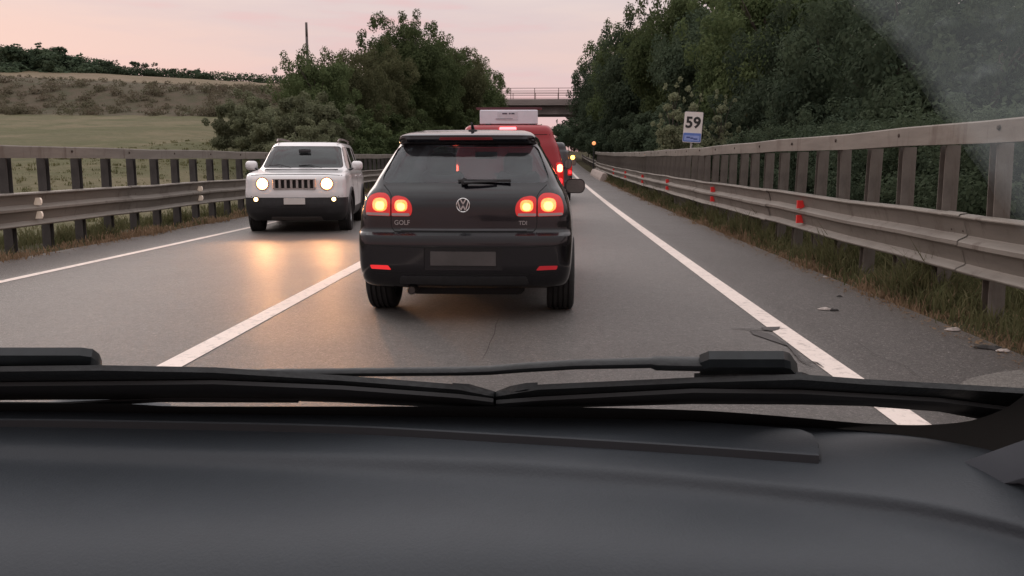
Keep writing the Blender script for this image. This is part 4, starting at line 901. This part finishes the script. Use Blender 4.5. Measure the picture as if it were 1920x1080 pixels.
# left belt of trees beside the oncoming lane (u, distance, crown top row, radius)
LT = [(598, 48, 92, 2.3, 'big1', 'leftmost tall tree of the left belt, standing by the bare pole'), (655, 53, 104, 2.5, 'big2', 'second tree from the bare pole, lower than its neighbours'),
      (705, 58, 84, 2.7, 'big3', 'third tree from the bare pole, left shoulder of the tallest one'), (762, 64, 34, 3.0, 'big2', 'tallest tree of the left belt with a ragged domed top'),
      (800, 72, 62, 3.2, 'big1', 'tree just right of the tallest one in the left belt'), (840, 82, 84, 3.4, 'big3', 'tree with small loose twigs above it, left of the bridge'),
      (872, 92, 104, 3.6, 'big1', 'sloping tree crown second from the bridge on the left'), (898, 103, 132, 3.7, 'big2', 'left-side tree whose crown touches the bridge railing')]
for u, y, v, r_, kd, lb in LT:
    x = at(u, y); tree(x, y, r_, CAM.z + (311 - v) / F * y, kd, M_LEAF3 if int(u) in (655, 705, 840) else M_LEAF, lb, squash=max(r_ * 1.25, 3.2))
for u, y, v, r_, lb in [(635, 62, 118, 3.4, 'tree filling the back row behind the left belt near the bare pole'), (720, 78, 96, 4.2, 'back-row tree showing between the third and tallest left trees'), (820, 100, 108, 4.6, 'back-row tree behind the slope of the left belt'), (850, 122, 130, 5, 'tree behind the left end of the bridge')]:
    tree(at(u, y), y, r_, CAM.z + (311 - v) / F * y, 'big3', M_LEAF, lb, squash=r_ * 1.3)
# low shrubs in front of the left belt
LS = [(500, 40, 205, 1.5, 'pale olive bush at the left foot of the tree belt'), (548, 44, 172, 2.2, 'rounded olive bush below the bare pole'), (598, 38, 178, 1.9, 'broad olive bush behind the white off-roader'), (560, 33, 222, 1.4, 'low bush right above the roof of the white off-roader'), (650, 44, 205, 2.2, 'dark low bush to the right of the broad olive bush'),
      (700, 50, 200, 2.3, 'low bush above the left barrier, left of the hatchback roof'), (745, 56, 195, 2.4, 'low bush behind the left edge of the hatchback'), (790, 64, 190, 2.6, 'low bush behind the middle of the hatchback roof'), (835, 74, 190, 2.8, 'low bush behind the hatchback aerial'), (878, 86, 195, 2.8, 'low bush left of the white roof sign'), (470, 47, 190, 1.9, 'outermost pale bush at the edge of the green field'), (512, 52, 168, 2.6, 'tall pale scrub bush on the slope left of the bare pole'), (905, 98, 205, 2.6, 'low bush behind the white roof sign')]
for i, (u, y, v, r_, lb) in enumerate(LS):
    x = at(u, y) * 1.0; tree(x, y, r_, CAM.z + (311 - v) / F * y, 'bush1' if i % 2 else 'bush2', M_OLIVE if i in (0, 1, 2, 3, 10, 11) else M_LEAF, lb, 'bush', 'bush', squash=r_ * 1.05)
# right belt
RT = [(1140, 104, 108, 4.3, 'big2', 'right-side tree whose crown hides the end of the bridge'), (1150, 92, 88, 3.9, 'big1', 'second tree of the right belt counted from the bridge'), (1172, 80, 52, 4.0, 'big3', 'third tree of the right belt counted from the bridge'),
      (1215, 68, 30, 3.9, 'big2', 'fourth right-belt tree from the bridge, with a feathery top'), (1262, 58, -25, 3.6, 'big1', 'tall tree reaching the top edge of the picture above the kilometre sign'), (1345, 49, 15, 3.7, 'big3', 'tree right of the kilometre sign with sky gaps above'),
      (1420, 41, -60, 3.6, 'big1', 'dense tree in the middle of the right belt'), (1520, 33, 10, 3.4, 'big2', 'dense tree behind the straight stretch of the right top rail'), (1660, 26, -60, 3.2, 'big3', 'dark near tree left of the dusty windscreen patch'), (1830, 20.5, -60, 3.0, 'big2', 'nearest tall dark tree behind the dusty windscreen patch')]
for u, y, v, r_, kd, lb in RT:
    tree(at(u, y), y, r_, CAM.z + (311 - v) / F * y, kd, M_LEAF if int(u) in (1172, 1262, 1420) else M_LEAF2, lb, squash=max(r_ * 1.35, (311 - v) / F * y * .42))
for u, y, v, r_, lb in [(1200, 100, 95, 5, 'back-row tree far behind the right belt'), (1290, 76, 62, 5, 'back-row tree above the pale saplings'), (1400, 60, -40, 4.8, 'back-row tree in the middle of the right belt'), (1560, 46, -60, 4.8, 'back-row tree on the upper right'), (1780, 36, -60, 4.6, 'back-row tree seen through the dusty windscreen patch')]:
    tree(at(u, y), y, r_, CAM.z + (311 - v) / F * y, 'big3', M_LEAF2, lb, squash=r_ * 1.5)
for u, y, v, r_, lb in [(1072, 185, 208, 4.2, 'far tree standing beyond the bridge on the right'), (1064, 150, 222, 2.6, 'low far tree just beyond the bridge on the right'), (985, 185, 215, 4, 'far tree beyond the bridge hidden by the red van')]:
    tree(at(u, y), y, r_, CAM.z + (311 - v) / F * y, 'far2', M_FAR, lb, squash=r_ * 1.3)
# undergrowth right behind the barrier
RS = [(1075, 100, 232, 2.0), (1092, 90, 225, 2.0), (1105, 80, 222, 2.1), (1128, 70, 215, 2.1), (1160, 60, 215, 2.1), (1190, 50, 215, 1.9), (1228, 42, 208, 1.8), (1290, 39, 190, 2.0), (1345, 35, 205, 1.8), (1410, 30, 205, 1.7), (1475, 22.5, 205, 1.6), (1545, 19.5, 195, 1.6), (1630, 17, 185, 1.6), (1730, 14.5, 175, 1.6), (1860, 12.3, 150, 1.6), (2020, 10.2, 110, 1.6), (2280, 8.3, 90, 1.6)]
where = ['under the bridge end', 'just beyond the amber lamp', 'beside the amber lamp', 'left of the low guardrail', 'far along the top rail', 'where the top rail begins to widen', 'left of the pale saplings', 'behind the kilometre sign', 'just right of the kilometre sign', 'second right of the kilometre sign', 'third right of the kilometre sign', 'in the middle of the right barrier', 'behind the widest posts', 'below the dark near tree', 'behind the last clear post', 'at the right picture edge', 'just outside the right edge']
for i, ((u, y, v, r_), wh) in enumerate(zip(RS, where)):
    x = max(at(u, y), XR + .35 + r_ * (1.02 if y < 65 else .45)); tree(x, y, r_, CAM.z + (311 - v) / F * y, 'near' if y < 24 else ('bush1' if i % 2 else 'bush2'), M_LEAF2, 'dark undergrowth bush behind the right barrier, ' + wh, 'bush', 'bush', squash=r_ * 1.1)
for u, y, v, r_, lb in [(1254, 31, 150, 1.25, 'slim pale sapling just left of the kilometre sign'), (1294, 30.5, 168, .95, 'shorter pale sapling directly behind the kilometre sign'), (1345, 31, 172, 1.15, 'slim pale sapling just right of the kilometre sign')]:
    tree(at(u, y), y, r_, CAM.z + (311 - v) / F * y, 'slim', M_PALE, lb, 'sapling', 'sapling', squash=1.5)
# trees along the far ridge
RG = [(-40, 96, 5.2, 140, 'far dark tree cut by the left picture edge'), (25, 88, 6.5, 145, 'broad far tree at the left end of the ridge'), (72, 91, 6, 148, 'far ridge tree second from the left edge'), (112, 86, 5.0, 150, 'tallest far ridge tree with spiky twigs on top'), (150, 105, 5, 152, 'far ridge tree sloping down right of the spiky one'), (183, 118, 3.6, 155, 'small far ridge tree where the hill trees thin out'),
      (215, 117, 2.7, 155, 'first of the four round separate trees on the ridge'), (262, 119, 2.9, 155, 'second of the four round separate trees on the ridge'), (325, 131, 2.3, 156, 'third of the four round separate trees on the ridge'), (378, 133, 2.5, 157, 'last of the four round separate trees on the ridge'), (428, 147, 2.1, 158, 'small low ridge bush right of the round trees'), (488, 148, 2.4, 158, 'low ridge bush left of the bare pole'), (535, 157, 2.2, 158, 'lowest ridge bush beside the bare pole')]
for i, (u, v, r_, y, lb) in enumerate(RG):
    v -= 2; r_ *= 1.35 if u < 200 else 1.2
    x = at(u, y); top = CAM.z + (311 - v) / F * y; tree(x, y, r_, top, 'far2', M_FAR, lb, squash=max(r_ * .8, (top - ground_h(x, y)) * .6))
# hedge line joining the ridge trees, and scrub on the bank: nobody could count the plants
rnd = random.Random(5); cl = []
for i in range(150):
    u = -80 + 680 * i / 149; y = 157 + rnd.uniform(-2, 2); x = at(u, y); b = ground_h(x, y)
    hgt = 2.6 + 2.2 * max(0, 1 - (u + 80) / 300) if u < 220 else 1.8
    for z in (.3, .7): cl.append(((x, y, b + hgt * z), hgt * .42, .8))
o = leaves(rnd, cl, 26000, .38).build('hedge', M_FAR); tag(o, 'dark continuous hedge running along the far ridge', 'hedge', kind='stuff')
cl = []
for i in range(420):
    y = rnd.uniform(101, 129); u = rnd.uniform(-150, 620); x = at(u, y); s_ = rnd.uniform(.3, .9) * (1.4 if y < 104 else 1) * (1 + max(0, (u - 300) / 400)) * (.6 if y > 120 else 1)
    cl.append(((x, y, ground_h(x, y) + s_ * .3), s_, .7))
M_SCRUB = leaf_mat('scrub_leaves', (.105, .085, .062), (.085, .088, .052), (.13, .11, .08))
o = leaves(rnd, cl, 42000, .24).build('scrub', M_SCRUB); tag(o, 'brownish scrub covering the bank above the pale green field', 'scrub', kind='stuff')
cl = []
for i in range(230):
    y = rnd.uniform(48, 104); u = rnd.uniform(430, 640) ; x = at(u, y)
    if u < 470 + (y - 48) * .2 and y < 95: continue
    s_ = rnd.uniform(.6, 1.5); cl.append(((x, y, ground_h(x, y) + s_ * .4), s_, .8))
o = leaves(rnd, cl, 40000, .18).build('thicket', M_OLIVE); tag(o, 'grey green thicket climbing the slope left of the tree belt', 'thicket', kind='stuff')
cl = []
for i in range(260):   # undergrowth mass under both belts
    y = rnd.uniform(34, 112)
    if i % 2: x = rnd.uniform(max(-17, -.335 * y), -9.9)
    else: x = rnd.uniform(5.8, 15)
    s_ = rnd.uniform(.7, 1.5); cl.append(((x, y, ground_h(x, y) + s_ * .5), s_, .9))
o = leaves(rnd, cl, 60000, .16).build('undergrowth', M_LEAF2); tag(o, 'tangled dark undergrowth beneath the roadside trees', 'undergrowth', kind='stuff')
# verge grass: many curved blades in tufts
def blades(rnd, spots, name, m, label):
    vs, fs = [], []
    for x, y, h, n, sp_ in spots:
        gz = elev(y) - .04 if x < XR + .6 and x > XL - .6 else ground_h(x, y)
        for _ in range(n):
            a = rnd.uniform(0, 6.28); bx, by = x + rnd.gauss(0, sp_), y + rnd.gauss(0, sp_); hh = h * rnd.uniform(.35, 1.15); ln = hh * rnd.uniform(.1, .8); w_ = rnd.uniform(.002, .005) * (1 + y * .10)
            dx, dy = math.cos(a), math.sin(a); i = len(vs); wx, wy = -dy * w_, dx * w_
            vs += [(bx - wx, by - wy, gz), (bx + wx, by + wy, gz), (bx + dx * ln * .35 + wx * .8, by + dy * ln * .35 + wy * .8, gz + hh * .6), (bx + dx * ln * .35 - wx * .8, by + dy * ln * .35 - wy * .8, gz + hh * .6), (bx + dx * ln, by + dy * ln, gz + hh * rnd.uniform(.75, 1))]
            fs += [(i, i + 1, i + 2, i + 3), (i + 3, i + 2, i + 4)]
    mb = MB(); mb.v = vs; mb.f = fs; me = mb.mesh(name, fix=False); return tag(link(name, me, m), label, 'grass', kind='stuff')
M_DRY = leaf_mat('dry_grass_blades', (.16, .105, .065), (.24, .165, .105), (.32, .23, .15)); M_GRN = leaf_mat('green_grass_blades', (.055, .062, .028), (.085, .09, .04), (.15, .12, .07))
def spots(rnd, x0, x1, y0, y1, n, h, k, hv=.5):
    out = []
    for _ in range(n):
        y = y0 + (y1 - y0) * rnd.random() ** 1.7; x = rnd.uniform(x0, x1); c = .5 + .5 * math.sin(y * 1.9 + 1.3 * math.sin(y * .7)); out.append((x, y, h * (1 - hv + hv * 1.6 * c) * rnd.uniform(.6, 1.2), int(k * (.5 + c)), .05 + .05 * rnd.random()))
    return out
sp1 = spots(rnd, 3.02, 3.45, 3.6, 62, 1500, .10, 13) + spots(rnd, 3.15, 3.7, 3.6, 45, 700, .20, 14) + spots(rnd, 2.85, 3.1, 4, 40, 420, .05, 12)
sp2 = spots(rnd, 3.2, 3.8, 3.6, 50, 1300, .24, 18) + spots(rnd, 3.3, 4.6, 3.6, 60, 1300, .42, 16) + spots(rnd, 3.25, 3.55, 3.6, 30, 650, .34, 18)
blades(rnd, sp1, 'dry_grass', M_DRY, 'dry straw coloured grass along the right verge')
blades(rnd, sp2, 'grass', M_GRN, 'dark green weeds under and behind the right barrier')
sp3 = spots(rnd, -7.4, -6.75, 7, 62, 1000, .14, 13); sp4 = spots(rnd, -9.5, -7.1, 7, 62, 1300, .24, 14)
blades(rnd, sp3, 'dry_grass', M_DRY, 'dry reddish grass along the left verge')
blades(rnd, sp4, 'grass', M_GRN, 'weeds under and behind the left barrier')
blades(rnd, spots(rnd, -24, -9.3, 9, 55, 2600, .13, 8), 'field_grass', M_GRN, 'short uneven grass in the field beyond the left barrier')
# fallen leaves and grit along both verges
vs, fs = [], []
for _ in range(2600):
    y = 3.5 + 45 * rnd.random() ** 1.8; x = (2.98 - abs(rnd.gauss(0, .09))) if rnd.random() < .6 else (-6.75 + abs(rnd.gauss(0, .12))); a = rnd.uniform(0, 6.28); s_ = rnd.uniform(.006, .022); i = len(vs); z = elev(y)
    for q in range(4): vs.append((x + s_ * math.cos(a + q * 1.57) * (1 if q % 2 else .5), y + s_ * math.sin(a + q * 1.57) * (1 if q % 2 else .5), z + .004 + rnd.random() * .012))
    fs.append((i, i + 1, i + 2, i + 3))
mb = MB(); mb.v = vs; mb.f = fs; tag(link('leaf_litter', mb.mesh('leaf_litter', fix=False), M_DRY), 'dead leaves and grit scattered along the shoulder edges', 'leaf litter', kind='stuff')
#--OWNCAR--
WINDSCREEN = False
# ------------------------------------------------------------------ the car the picture is taken from: dashboard, glass, wipers
oc = empty('car_cabin', (0, .3, 0), label='dark car front seen from inside: dashboard, windscreen edge and wipers', cat='car')
OFS = Matrix.Translation(-oc.location)
def onpart(mb, name, m, parent=None, sm=40):
    me = mb.mesh(name, sm); me.transform(OFS); return link(name, me, m, parent or oc)
GS = .55   # slope of the raked windscreen; it meets the dashboard at y = .80
def gl_pt(u, v, off=0.0):
    """point of the windscreen plane seen at this spot; off = metres outwards along its normal"""
    nrm = Vector((0, GS, 1)).normalized(); d = ray(u, v); p0 = Vector((0, .80, .955)) + nrm * off; return CAM + d * ((p0 - CAM).dot(nrm) / d.dot(nrm))
def hp(u, v, z): d = ray(u, v); return CAM + d * ((z - CAM.z) / d.z)
M_DASH = mat('dashboard_plastic', (.030, .036, .043), .6, var=.07, scale=14, bump=.10, bscale=420)
M_DASHD = mat('dashboard_edge_shade', (.016, .017, .020), .6, var=.1, scale=14)  # pad plastic darkened: shade of panel edge and groove put in colour
M_FRIT = mat('windscreen_seal_black', (.004, .004, .004), .8, var=.2)
M_WIPE = mat('wiper_black', (.014, .016, .017), .42, var=.25, scale=30, bump=.1, bscale=120); M_RUB = mat('wiper_rubber', (.012, .012, .013), .6, var=.2)
def lerp_curve(pts):
    xs = [p[0] for p in pts]; return pchip(xs, [p[1] for p in pts])
base = lerp_curve([(-900, 774), (-300, 768), (0, 766), (640, 768), (930, 771), (1100, 777), (1300, 787), (1500, 802), (1700, 820), (1850, 846), (1990, 880), (2600, 1150)])
US = [-900, -600, -300, -150] + list(range(0, 1921, 60)) + [1980, 2060, 2200, 2400, 2600]
# surface rows: (drop below the base curve in image rows, height); a soft hollow runs across the pad
rows = [(-4, .952), (0, .958), (8, .9595), (25, .9595), (50, .9590), (64, .9584), (76, .9560), (92, .9500), (108, .9444), (128, .9414), (156, .9400), (200, .9380), (260, .930), (330, .915), (420, .89), (560, .84)]
mb = MB(); n = len(US)
for dv, z in rows:
    for u in US:
        sk = max(0, u - 0) * .034 if dv > 60 else 0
        if 60 < dv < 150: sk = max(-10, (u - 300) * .030)
        mb.v.append(tuple(hp(u, base(u) + dv + (sk if dv <= 150 else (u > 0) * u * .03 * max(0, 1 - (dv - 150) / 200)), z)))
mb.f = [(j * n + i, j * n + i + 1, (j + 1) * n + i + 1, (j + 1) * n + i) for j in range(len(rows) - 1) for i in range(n - 1)]
dm = mb.mesh('dashboard', True); dm.transform(OFS); dash = link('dashboard', dm, M_DASH, oc)
sub_ = dash.modifiers.new('s', 'SUBSURF'); sub_.levels = sub_.render_levels = 2
# defroster panel: a thin raised slab with a square front edge and a rounded end
edge = lerp_curve([(-900, 784), (0, 785), (400, 791), (640, 797), (930, 812), (1280, 833), (1535, 851)])
U2 = [-900, -400, -100] + list(range(0, 1500, 50)) + [1500, 1522, 1531, 1535]
mb = MB(); zt = .9668; n = len(U2); back = []
for u in U2:
    k = max(0, (u - 1500) / 35); vb = base(min(u, 1505)) + 3 + (36 * (1 - math.sqrt(max(0, 1 - k * k))) if u > 1500 else 0)
    mb.v.append(tuple(hp(u, vb, zt)))
for u in U2: mb.v.append(tuple(hp(u, edge(u), zt)))
for u in U2: mb.v.append(tuple(hp(u, edge(u), zt) + Vector((0, -.001, -.0012))))
for u in U2: q = hp(u, edge(u), zt) + Vector((0, -.0015, 0)); mb.v.append((q.x, q.y, .957))
for u in U2: q = hp(u, base(min(u, 1505)) + 3, zt); mb.v.append((q.x, q.y, .957))
mb.f = [(j * n + i, j * n + i + 1, (j + 1) * n + i + 1, (j + 1) * n + i) for j in (0, 1, 3) for i in range(n - 1)] + [(n - 1, 2 * n - 1, 3 * n - 1, 4 * n - 1, 5 * n - 1)]
pn = onpart(mb, 'defroster_panel', M_DASH, dash, 30)
mf = MB(); mf.v = list(mb.v); mf.f = [(2 * n + i, 2 * n + i + 1, 3 * n + i + 1, 3 * n + i) for i in range(n - 1)]; onpart(mf, 'panel_edge', M_DASHD, dash, 30)
mb = MB()   # flat dark strip below the panel, the groove's shade put in its colour
for du, zz in ((0.5, .9600), (11, .9602)):
    for u in U2[:-3]: mb.v.append(tuple(hp(u, edge(u) + du + 0, zz)))
    mb.v.append(tuple(hp(1540, edge(1535) + du, zz)))
n2 = len(U2) - 2; mb.f = [(i, i + 1, n2 + i + 1, n2 + i) for i in range(n2 - 1)]
onpart(mb, 'groove', M_DASHD, dash, 30)
# sensor hump near the left
mb = MB(); c = hp(172, 769, .958); rr = []
for k, (f, z) in enumerate(((1.15, 0), (.85, .004), (.55, .0095), (.3, .0115))):
    for i in range(28): a = 2 * math.pi * i / 28; mb.v.append((c.x + .062 * f * math.cos(a), c.y + .02 + .022 * f * math.sin(a), .957 + z))
mb.f = [(j * 28 + i, j * 28 + (i + 1) % 28, (j + 1) * 28 + (i + 1) % 28, (j + 1) * 28 + i) for j in range(3) for i in range(28)] + [tuple(range(84, 112))]
onpart(mb, 'sensor_cover', M_DASH, dash, 80)
# black border of the glass
up = lerp_curve([(-900, 757), (0, 756), (230, 757), (330, 762), (640, 762), (930, 762), (1100, 764), (1300, 769), (1500, 783), (1640, 795), (1720, 797), (1800, 792), (1880, 768), (1960, 700), (2200, 350)])
lo = lerp_curve([(-900, 790), (0, 782), (640, 784), (930, 786), (1100, 792), (1300, 804), (1500, 822), (1700, 840), (1850, 864), (1960, 850), (2060, 760), (2300, 380)])
UU = [-900, -400] + list(range(0, 1680, 60)) + list(range(1680, 2000, 20)) + [2050, 2200, 2300]
mb = MB(); n = len(UU)
for fn, off in ((up, .002), (lo, .002), (lo, -.003), (up, -.003)):
    for u in UU: mb.v.append(tuple(gl_pt(u, fn(u), off)))
mb.f = [((j % 4) * n + i, (j % 4) * n + i + 1, ((j + 1) % 4) * n + i + 1, ((j + 1) % 4) * n + i) for j in range(4) for i in range(n - 1)]
onpart(mb, 'windscreen_seal', M_FRIT, sm=20)
# trim in the lower right corner
mb = MB(); q = [(1800, 868, .957), (1850, 850, .975), (1990, 800, 1.02), (2300, 760, 1.05), (2500, 1100, .95), (1990, 950, .955), (1900, 905, .957)]
mb.v = [tuple(hp(u, v, z)) for u, v, z in q] + [tuple(hp(u, v, z) + Vector((0, 0, -.03))) for u, v, z in q]
mb.f = [tuple(range(7)), tuple(range(13, 6, -1))] + [(i, (i + 1) % 7, 7 + (i + 1) % 7, 7 + i) for i in range(7)]
onpart(mb, 'pillar_trim', mat('pale_pillar_trim', (.10, .11, .125), .6, var=.08, scale=10), sm=60)
mb = MB()
for u, v in ((1871, 818), (1886, 819), (1901, 818)): p = hp(u, v, .985); mb.lathe([(0, .0011), (.0004, .0009), (.0006, 0)], Matrix.Translation(gl_pt(u, v, -.006)) @ Matrix.Rotation(R(60), 4, 'X') @ Matrix.Rotation(R(90), 4, 'Y'), 10)
# windscreen pane and the dusty part the wipers do not reach
wsc = MB(); UG = [-400, 0, 480, 960, 1440, 1920, 2300]
for v in (-500, -250, 0, 200, 400, 600, 740):
    for u in UG: wsc.v.append(tuple(gl_pt(u, v, 0)))
wsc.f = [(j * 7 + i, j * 7 + i + 1, (j + 1) * 7 + i + 1, (j + 1) * 7 + i) for j in range(6) for i in range(6)]
def dust_mat(name, amt, streak):
    m = bpy.data.materials.new(name); m.use_nodes = True; n = m.node_tree.nodes; l = m.node_tree.links; n.clear()
    o = n.new('ShaderNodeOutputMaterial'); t = n.new('ShaderNodeBsdfTransparent'); d = n.new('ShaderNodeBsdfTranslucent'); d.inputs[0].default_value = (.62, .70, .72, 1); x = n.new('ShaderNodeMixShader')
    g = n.new('ShaderNodeNewGeometry'); a = n.new('ShaderNodeTexNoise'); a.inputs['Scale'].default_value = 9; a.inputs['Detail'].default_value = 5; l.new(g.outputs['Position'], a.inputs[0])
    b = n.new('ShaderNodeTexNoise'); b.inputs['Scale'].default_value = 75; b.inputs['Detail'].default_value = 3; l.new(g.outputs['Position'], b.inputs[0])
    r1 = n.new('ShaderNodeMapRange'); r1.inputs[1].default_value = .3; r1.inputs[2].default_value = .7; r1.inputs[3].default_value = amt * .7; r1.inputs[4].default_value = amt * 1.25; l.new(a.outputs[0], r1.inputs[0])
    r2 = n.new('ShaderNodeMapRange'); r2.inputs[1].default_value = .60; r2.inputs[2].default_value = .78; r2.inputs[3].default_value = 0; r2.inputs[4].default_value = streak; l.new(b.outputs[0], r2.inputs[0])
    s_ = n.new('ShaderNodeMath'); l.new(r1.outputs[0], s_.inputs[0]); l.new(r2.outputs[0], s_.inputs[1]); l.new(s_.outputs[0], x.inputs[0]); l.new(t.outputs[0], x.inputs[1]); l.new(d.outputs[0], x.inputs[2]); l.new(x.outputs[0], o.inputs[0]); return m
DUST = [(1560, -60), (1600, 20), (1660, 75), (1718, 150), (1755, 212), (1782, 240), (1812, 285), (1840, 325), (1868, 372), (1905, 425), (1945, 480), (2010, 600)]
mb = MB()
for q in range(5):   # the film thins towards the arc the wipers sweep: five thin coats, each starting a little further out
    b0 = len(mb.v); nn = len(DUST)
    for k in range(4):
        for (u, v) in DUST: g_ = q * 7; mb.v.append(tuple(gl_pt(u + g_ + [0, 30, 250, 700][k], v - g_ * .7 - [0, 14, 90, 260][k], .0035 + q * .0007)))
    mb.f += [(b0 + j * nn + i, b0 + j * nn + i + 1, b0 + (j + 1) * nn + i + 1, b0 + (j + 1) * nn + i) for j in range(3) for i in range(nn - 1)]
onpart(mb, 'windscreen', dust_mat('windscreen_dust', .014, .022), sm=20)
# wipers, lying on the outside of the glass
def ribbon(pts, off, thick, name, m, parent):
    """pts: (u, v_top, v_bottom) along the part; a bevelled bar between those rows lying on the glass"""
    mb = MB()
    for u, a, b in pts:
        A, B = gl_pt(u, a, off), gl_pt(u, b, off); nrm = Vector((0, GS, 1)).normalized() * -1; t = thick; c = (A + B) / 2; h = (A - B) / 2
        for f, g_ in ((1, 0), (1, .6), (.72, 1), (-.72, 1), (-1, .6), (-1, 0)): mb.v.append(tuple(c + h * f + nrm * t * (g_ - .5)))
    n = len(pts); mb.f = [(j * 6 + i, j * 6 + (i + 1) % 6, (j + 1) * 6 + (i + 1) % 6, (j + 1) * 6 + i) for j in range(n - 1) for i in range(6)] + [tuple(range(5, -1, -1)), tuple(range((n - 1) * 6, n * 6))]
    return onpart(mb, name, m, parent, 30)
wa = empty('wiper'); wa.parent = oc; wa.location = (0, 0, 0)
ribbon([(-500, 692, 722), (0, 695, 724), (190, 693, 722), (400, 697, 720), (640, 712, 730), (860, 729, 746), (925, 742, 754)], .016, .008, 'wiper_spine', M_WIPE, wa)
ribbon([(-500, 722, 750), (0, 723, 748), (400, 719, 745), (640, 729, 752), (860, 745, 762), (925, 753, 764)], .008, .006, 'wiper_rubber', M_RUB, wa)
ribbon([(-200, 664, 700), (150, 664, 700), (172, 667, 700), (184, 676, 700), (189, 688, 700)], .028, .012, 'joint_cover', mat('joint_cover_grey', (.022, .028, .031), .35, var=.3, scale=40), wa)
ribbon([(848, 728, 750), (880, 730, 754), (905, 737, 760), (929, 744, 768)], .018, .010, 'end_cap', M_WIPE, wa)
ribbon([(-200, 755, 764), (110, 757, 764), (300, 747, 752), (560, 748, 753)], .005, .003, 'lower_lip', M_RUB, wa)
wb = empty('wiper'); wb.parent = oc
ribbon([(930, 742, 760), (1010, 729, 752), (1300, 716, 736), (1500, 710, 738), (1620, 719, 745), (1800, 729, 762), (1920, 736, 790), (2150, 745, 820)], .016, .008, 'wiper_spine', M_WIPE, wb)
ribbon([(930, 756, 768), (1010, 750, 762), (1300, 735, 754), (1500, 737, 755), (1620, 744, 757), (1760, 752, 768), (1920, 772, 800), (2150, 790, 830)], .008, .006, 'wiper_rubber', M_RUB, wb)
ribbon([(926, 745, 768), (955, 734, 758), (985, 728, 752), (1008, 727, 750)], .018, .010, 'end_cap', M_WIPE, wb)
ribbon([(1302, 708, 724), (1380, 706, 726), (1505, 706, 724), (1530, 715, 726)], .022, .008, 'blade_bracket', M_WIPE, wb)
ribbon([(1312, 678, 705), (1330, 671, 705), (1470, 671, 704), (1482, 675, 704), (1496, 694, 704)], .030, .012, 'joint_cover', mat('joint_cover_grey', (.022, .028, .031), .35, var=.3, scale=40), wb)
mb = MB(); path = [(330, 699), (400, 700), (640, 698), (860, 696), (920, 694), (980, 689), (1080, 683), (1220, 680), (1230, 681), (1330, 683)]
P = [gl_pt(u, v, .03) for u, v in path]; mb.tube(P, [.0062, .0050, .0050, .0052, .0054, .0056, .0056, .0058, .0078, .0078], 10, flat=.8); onpart(mb, 'wiper_arm', M_WIPE, wb, 40)
mb = MB(); mb.tube([gl_pt(u, v, .03) for u, v in ((190, 700), (330, 699), (402, 698))], [.0055, .0055, .0045], 8, flat=.6); onpart(mb, 'arm_sleeve', M_WIPE, wb, 40)
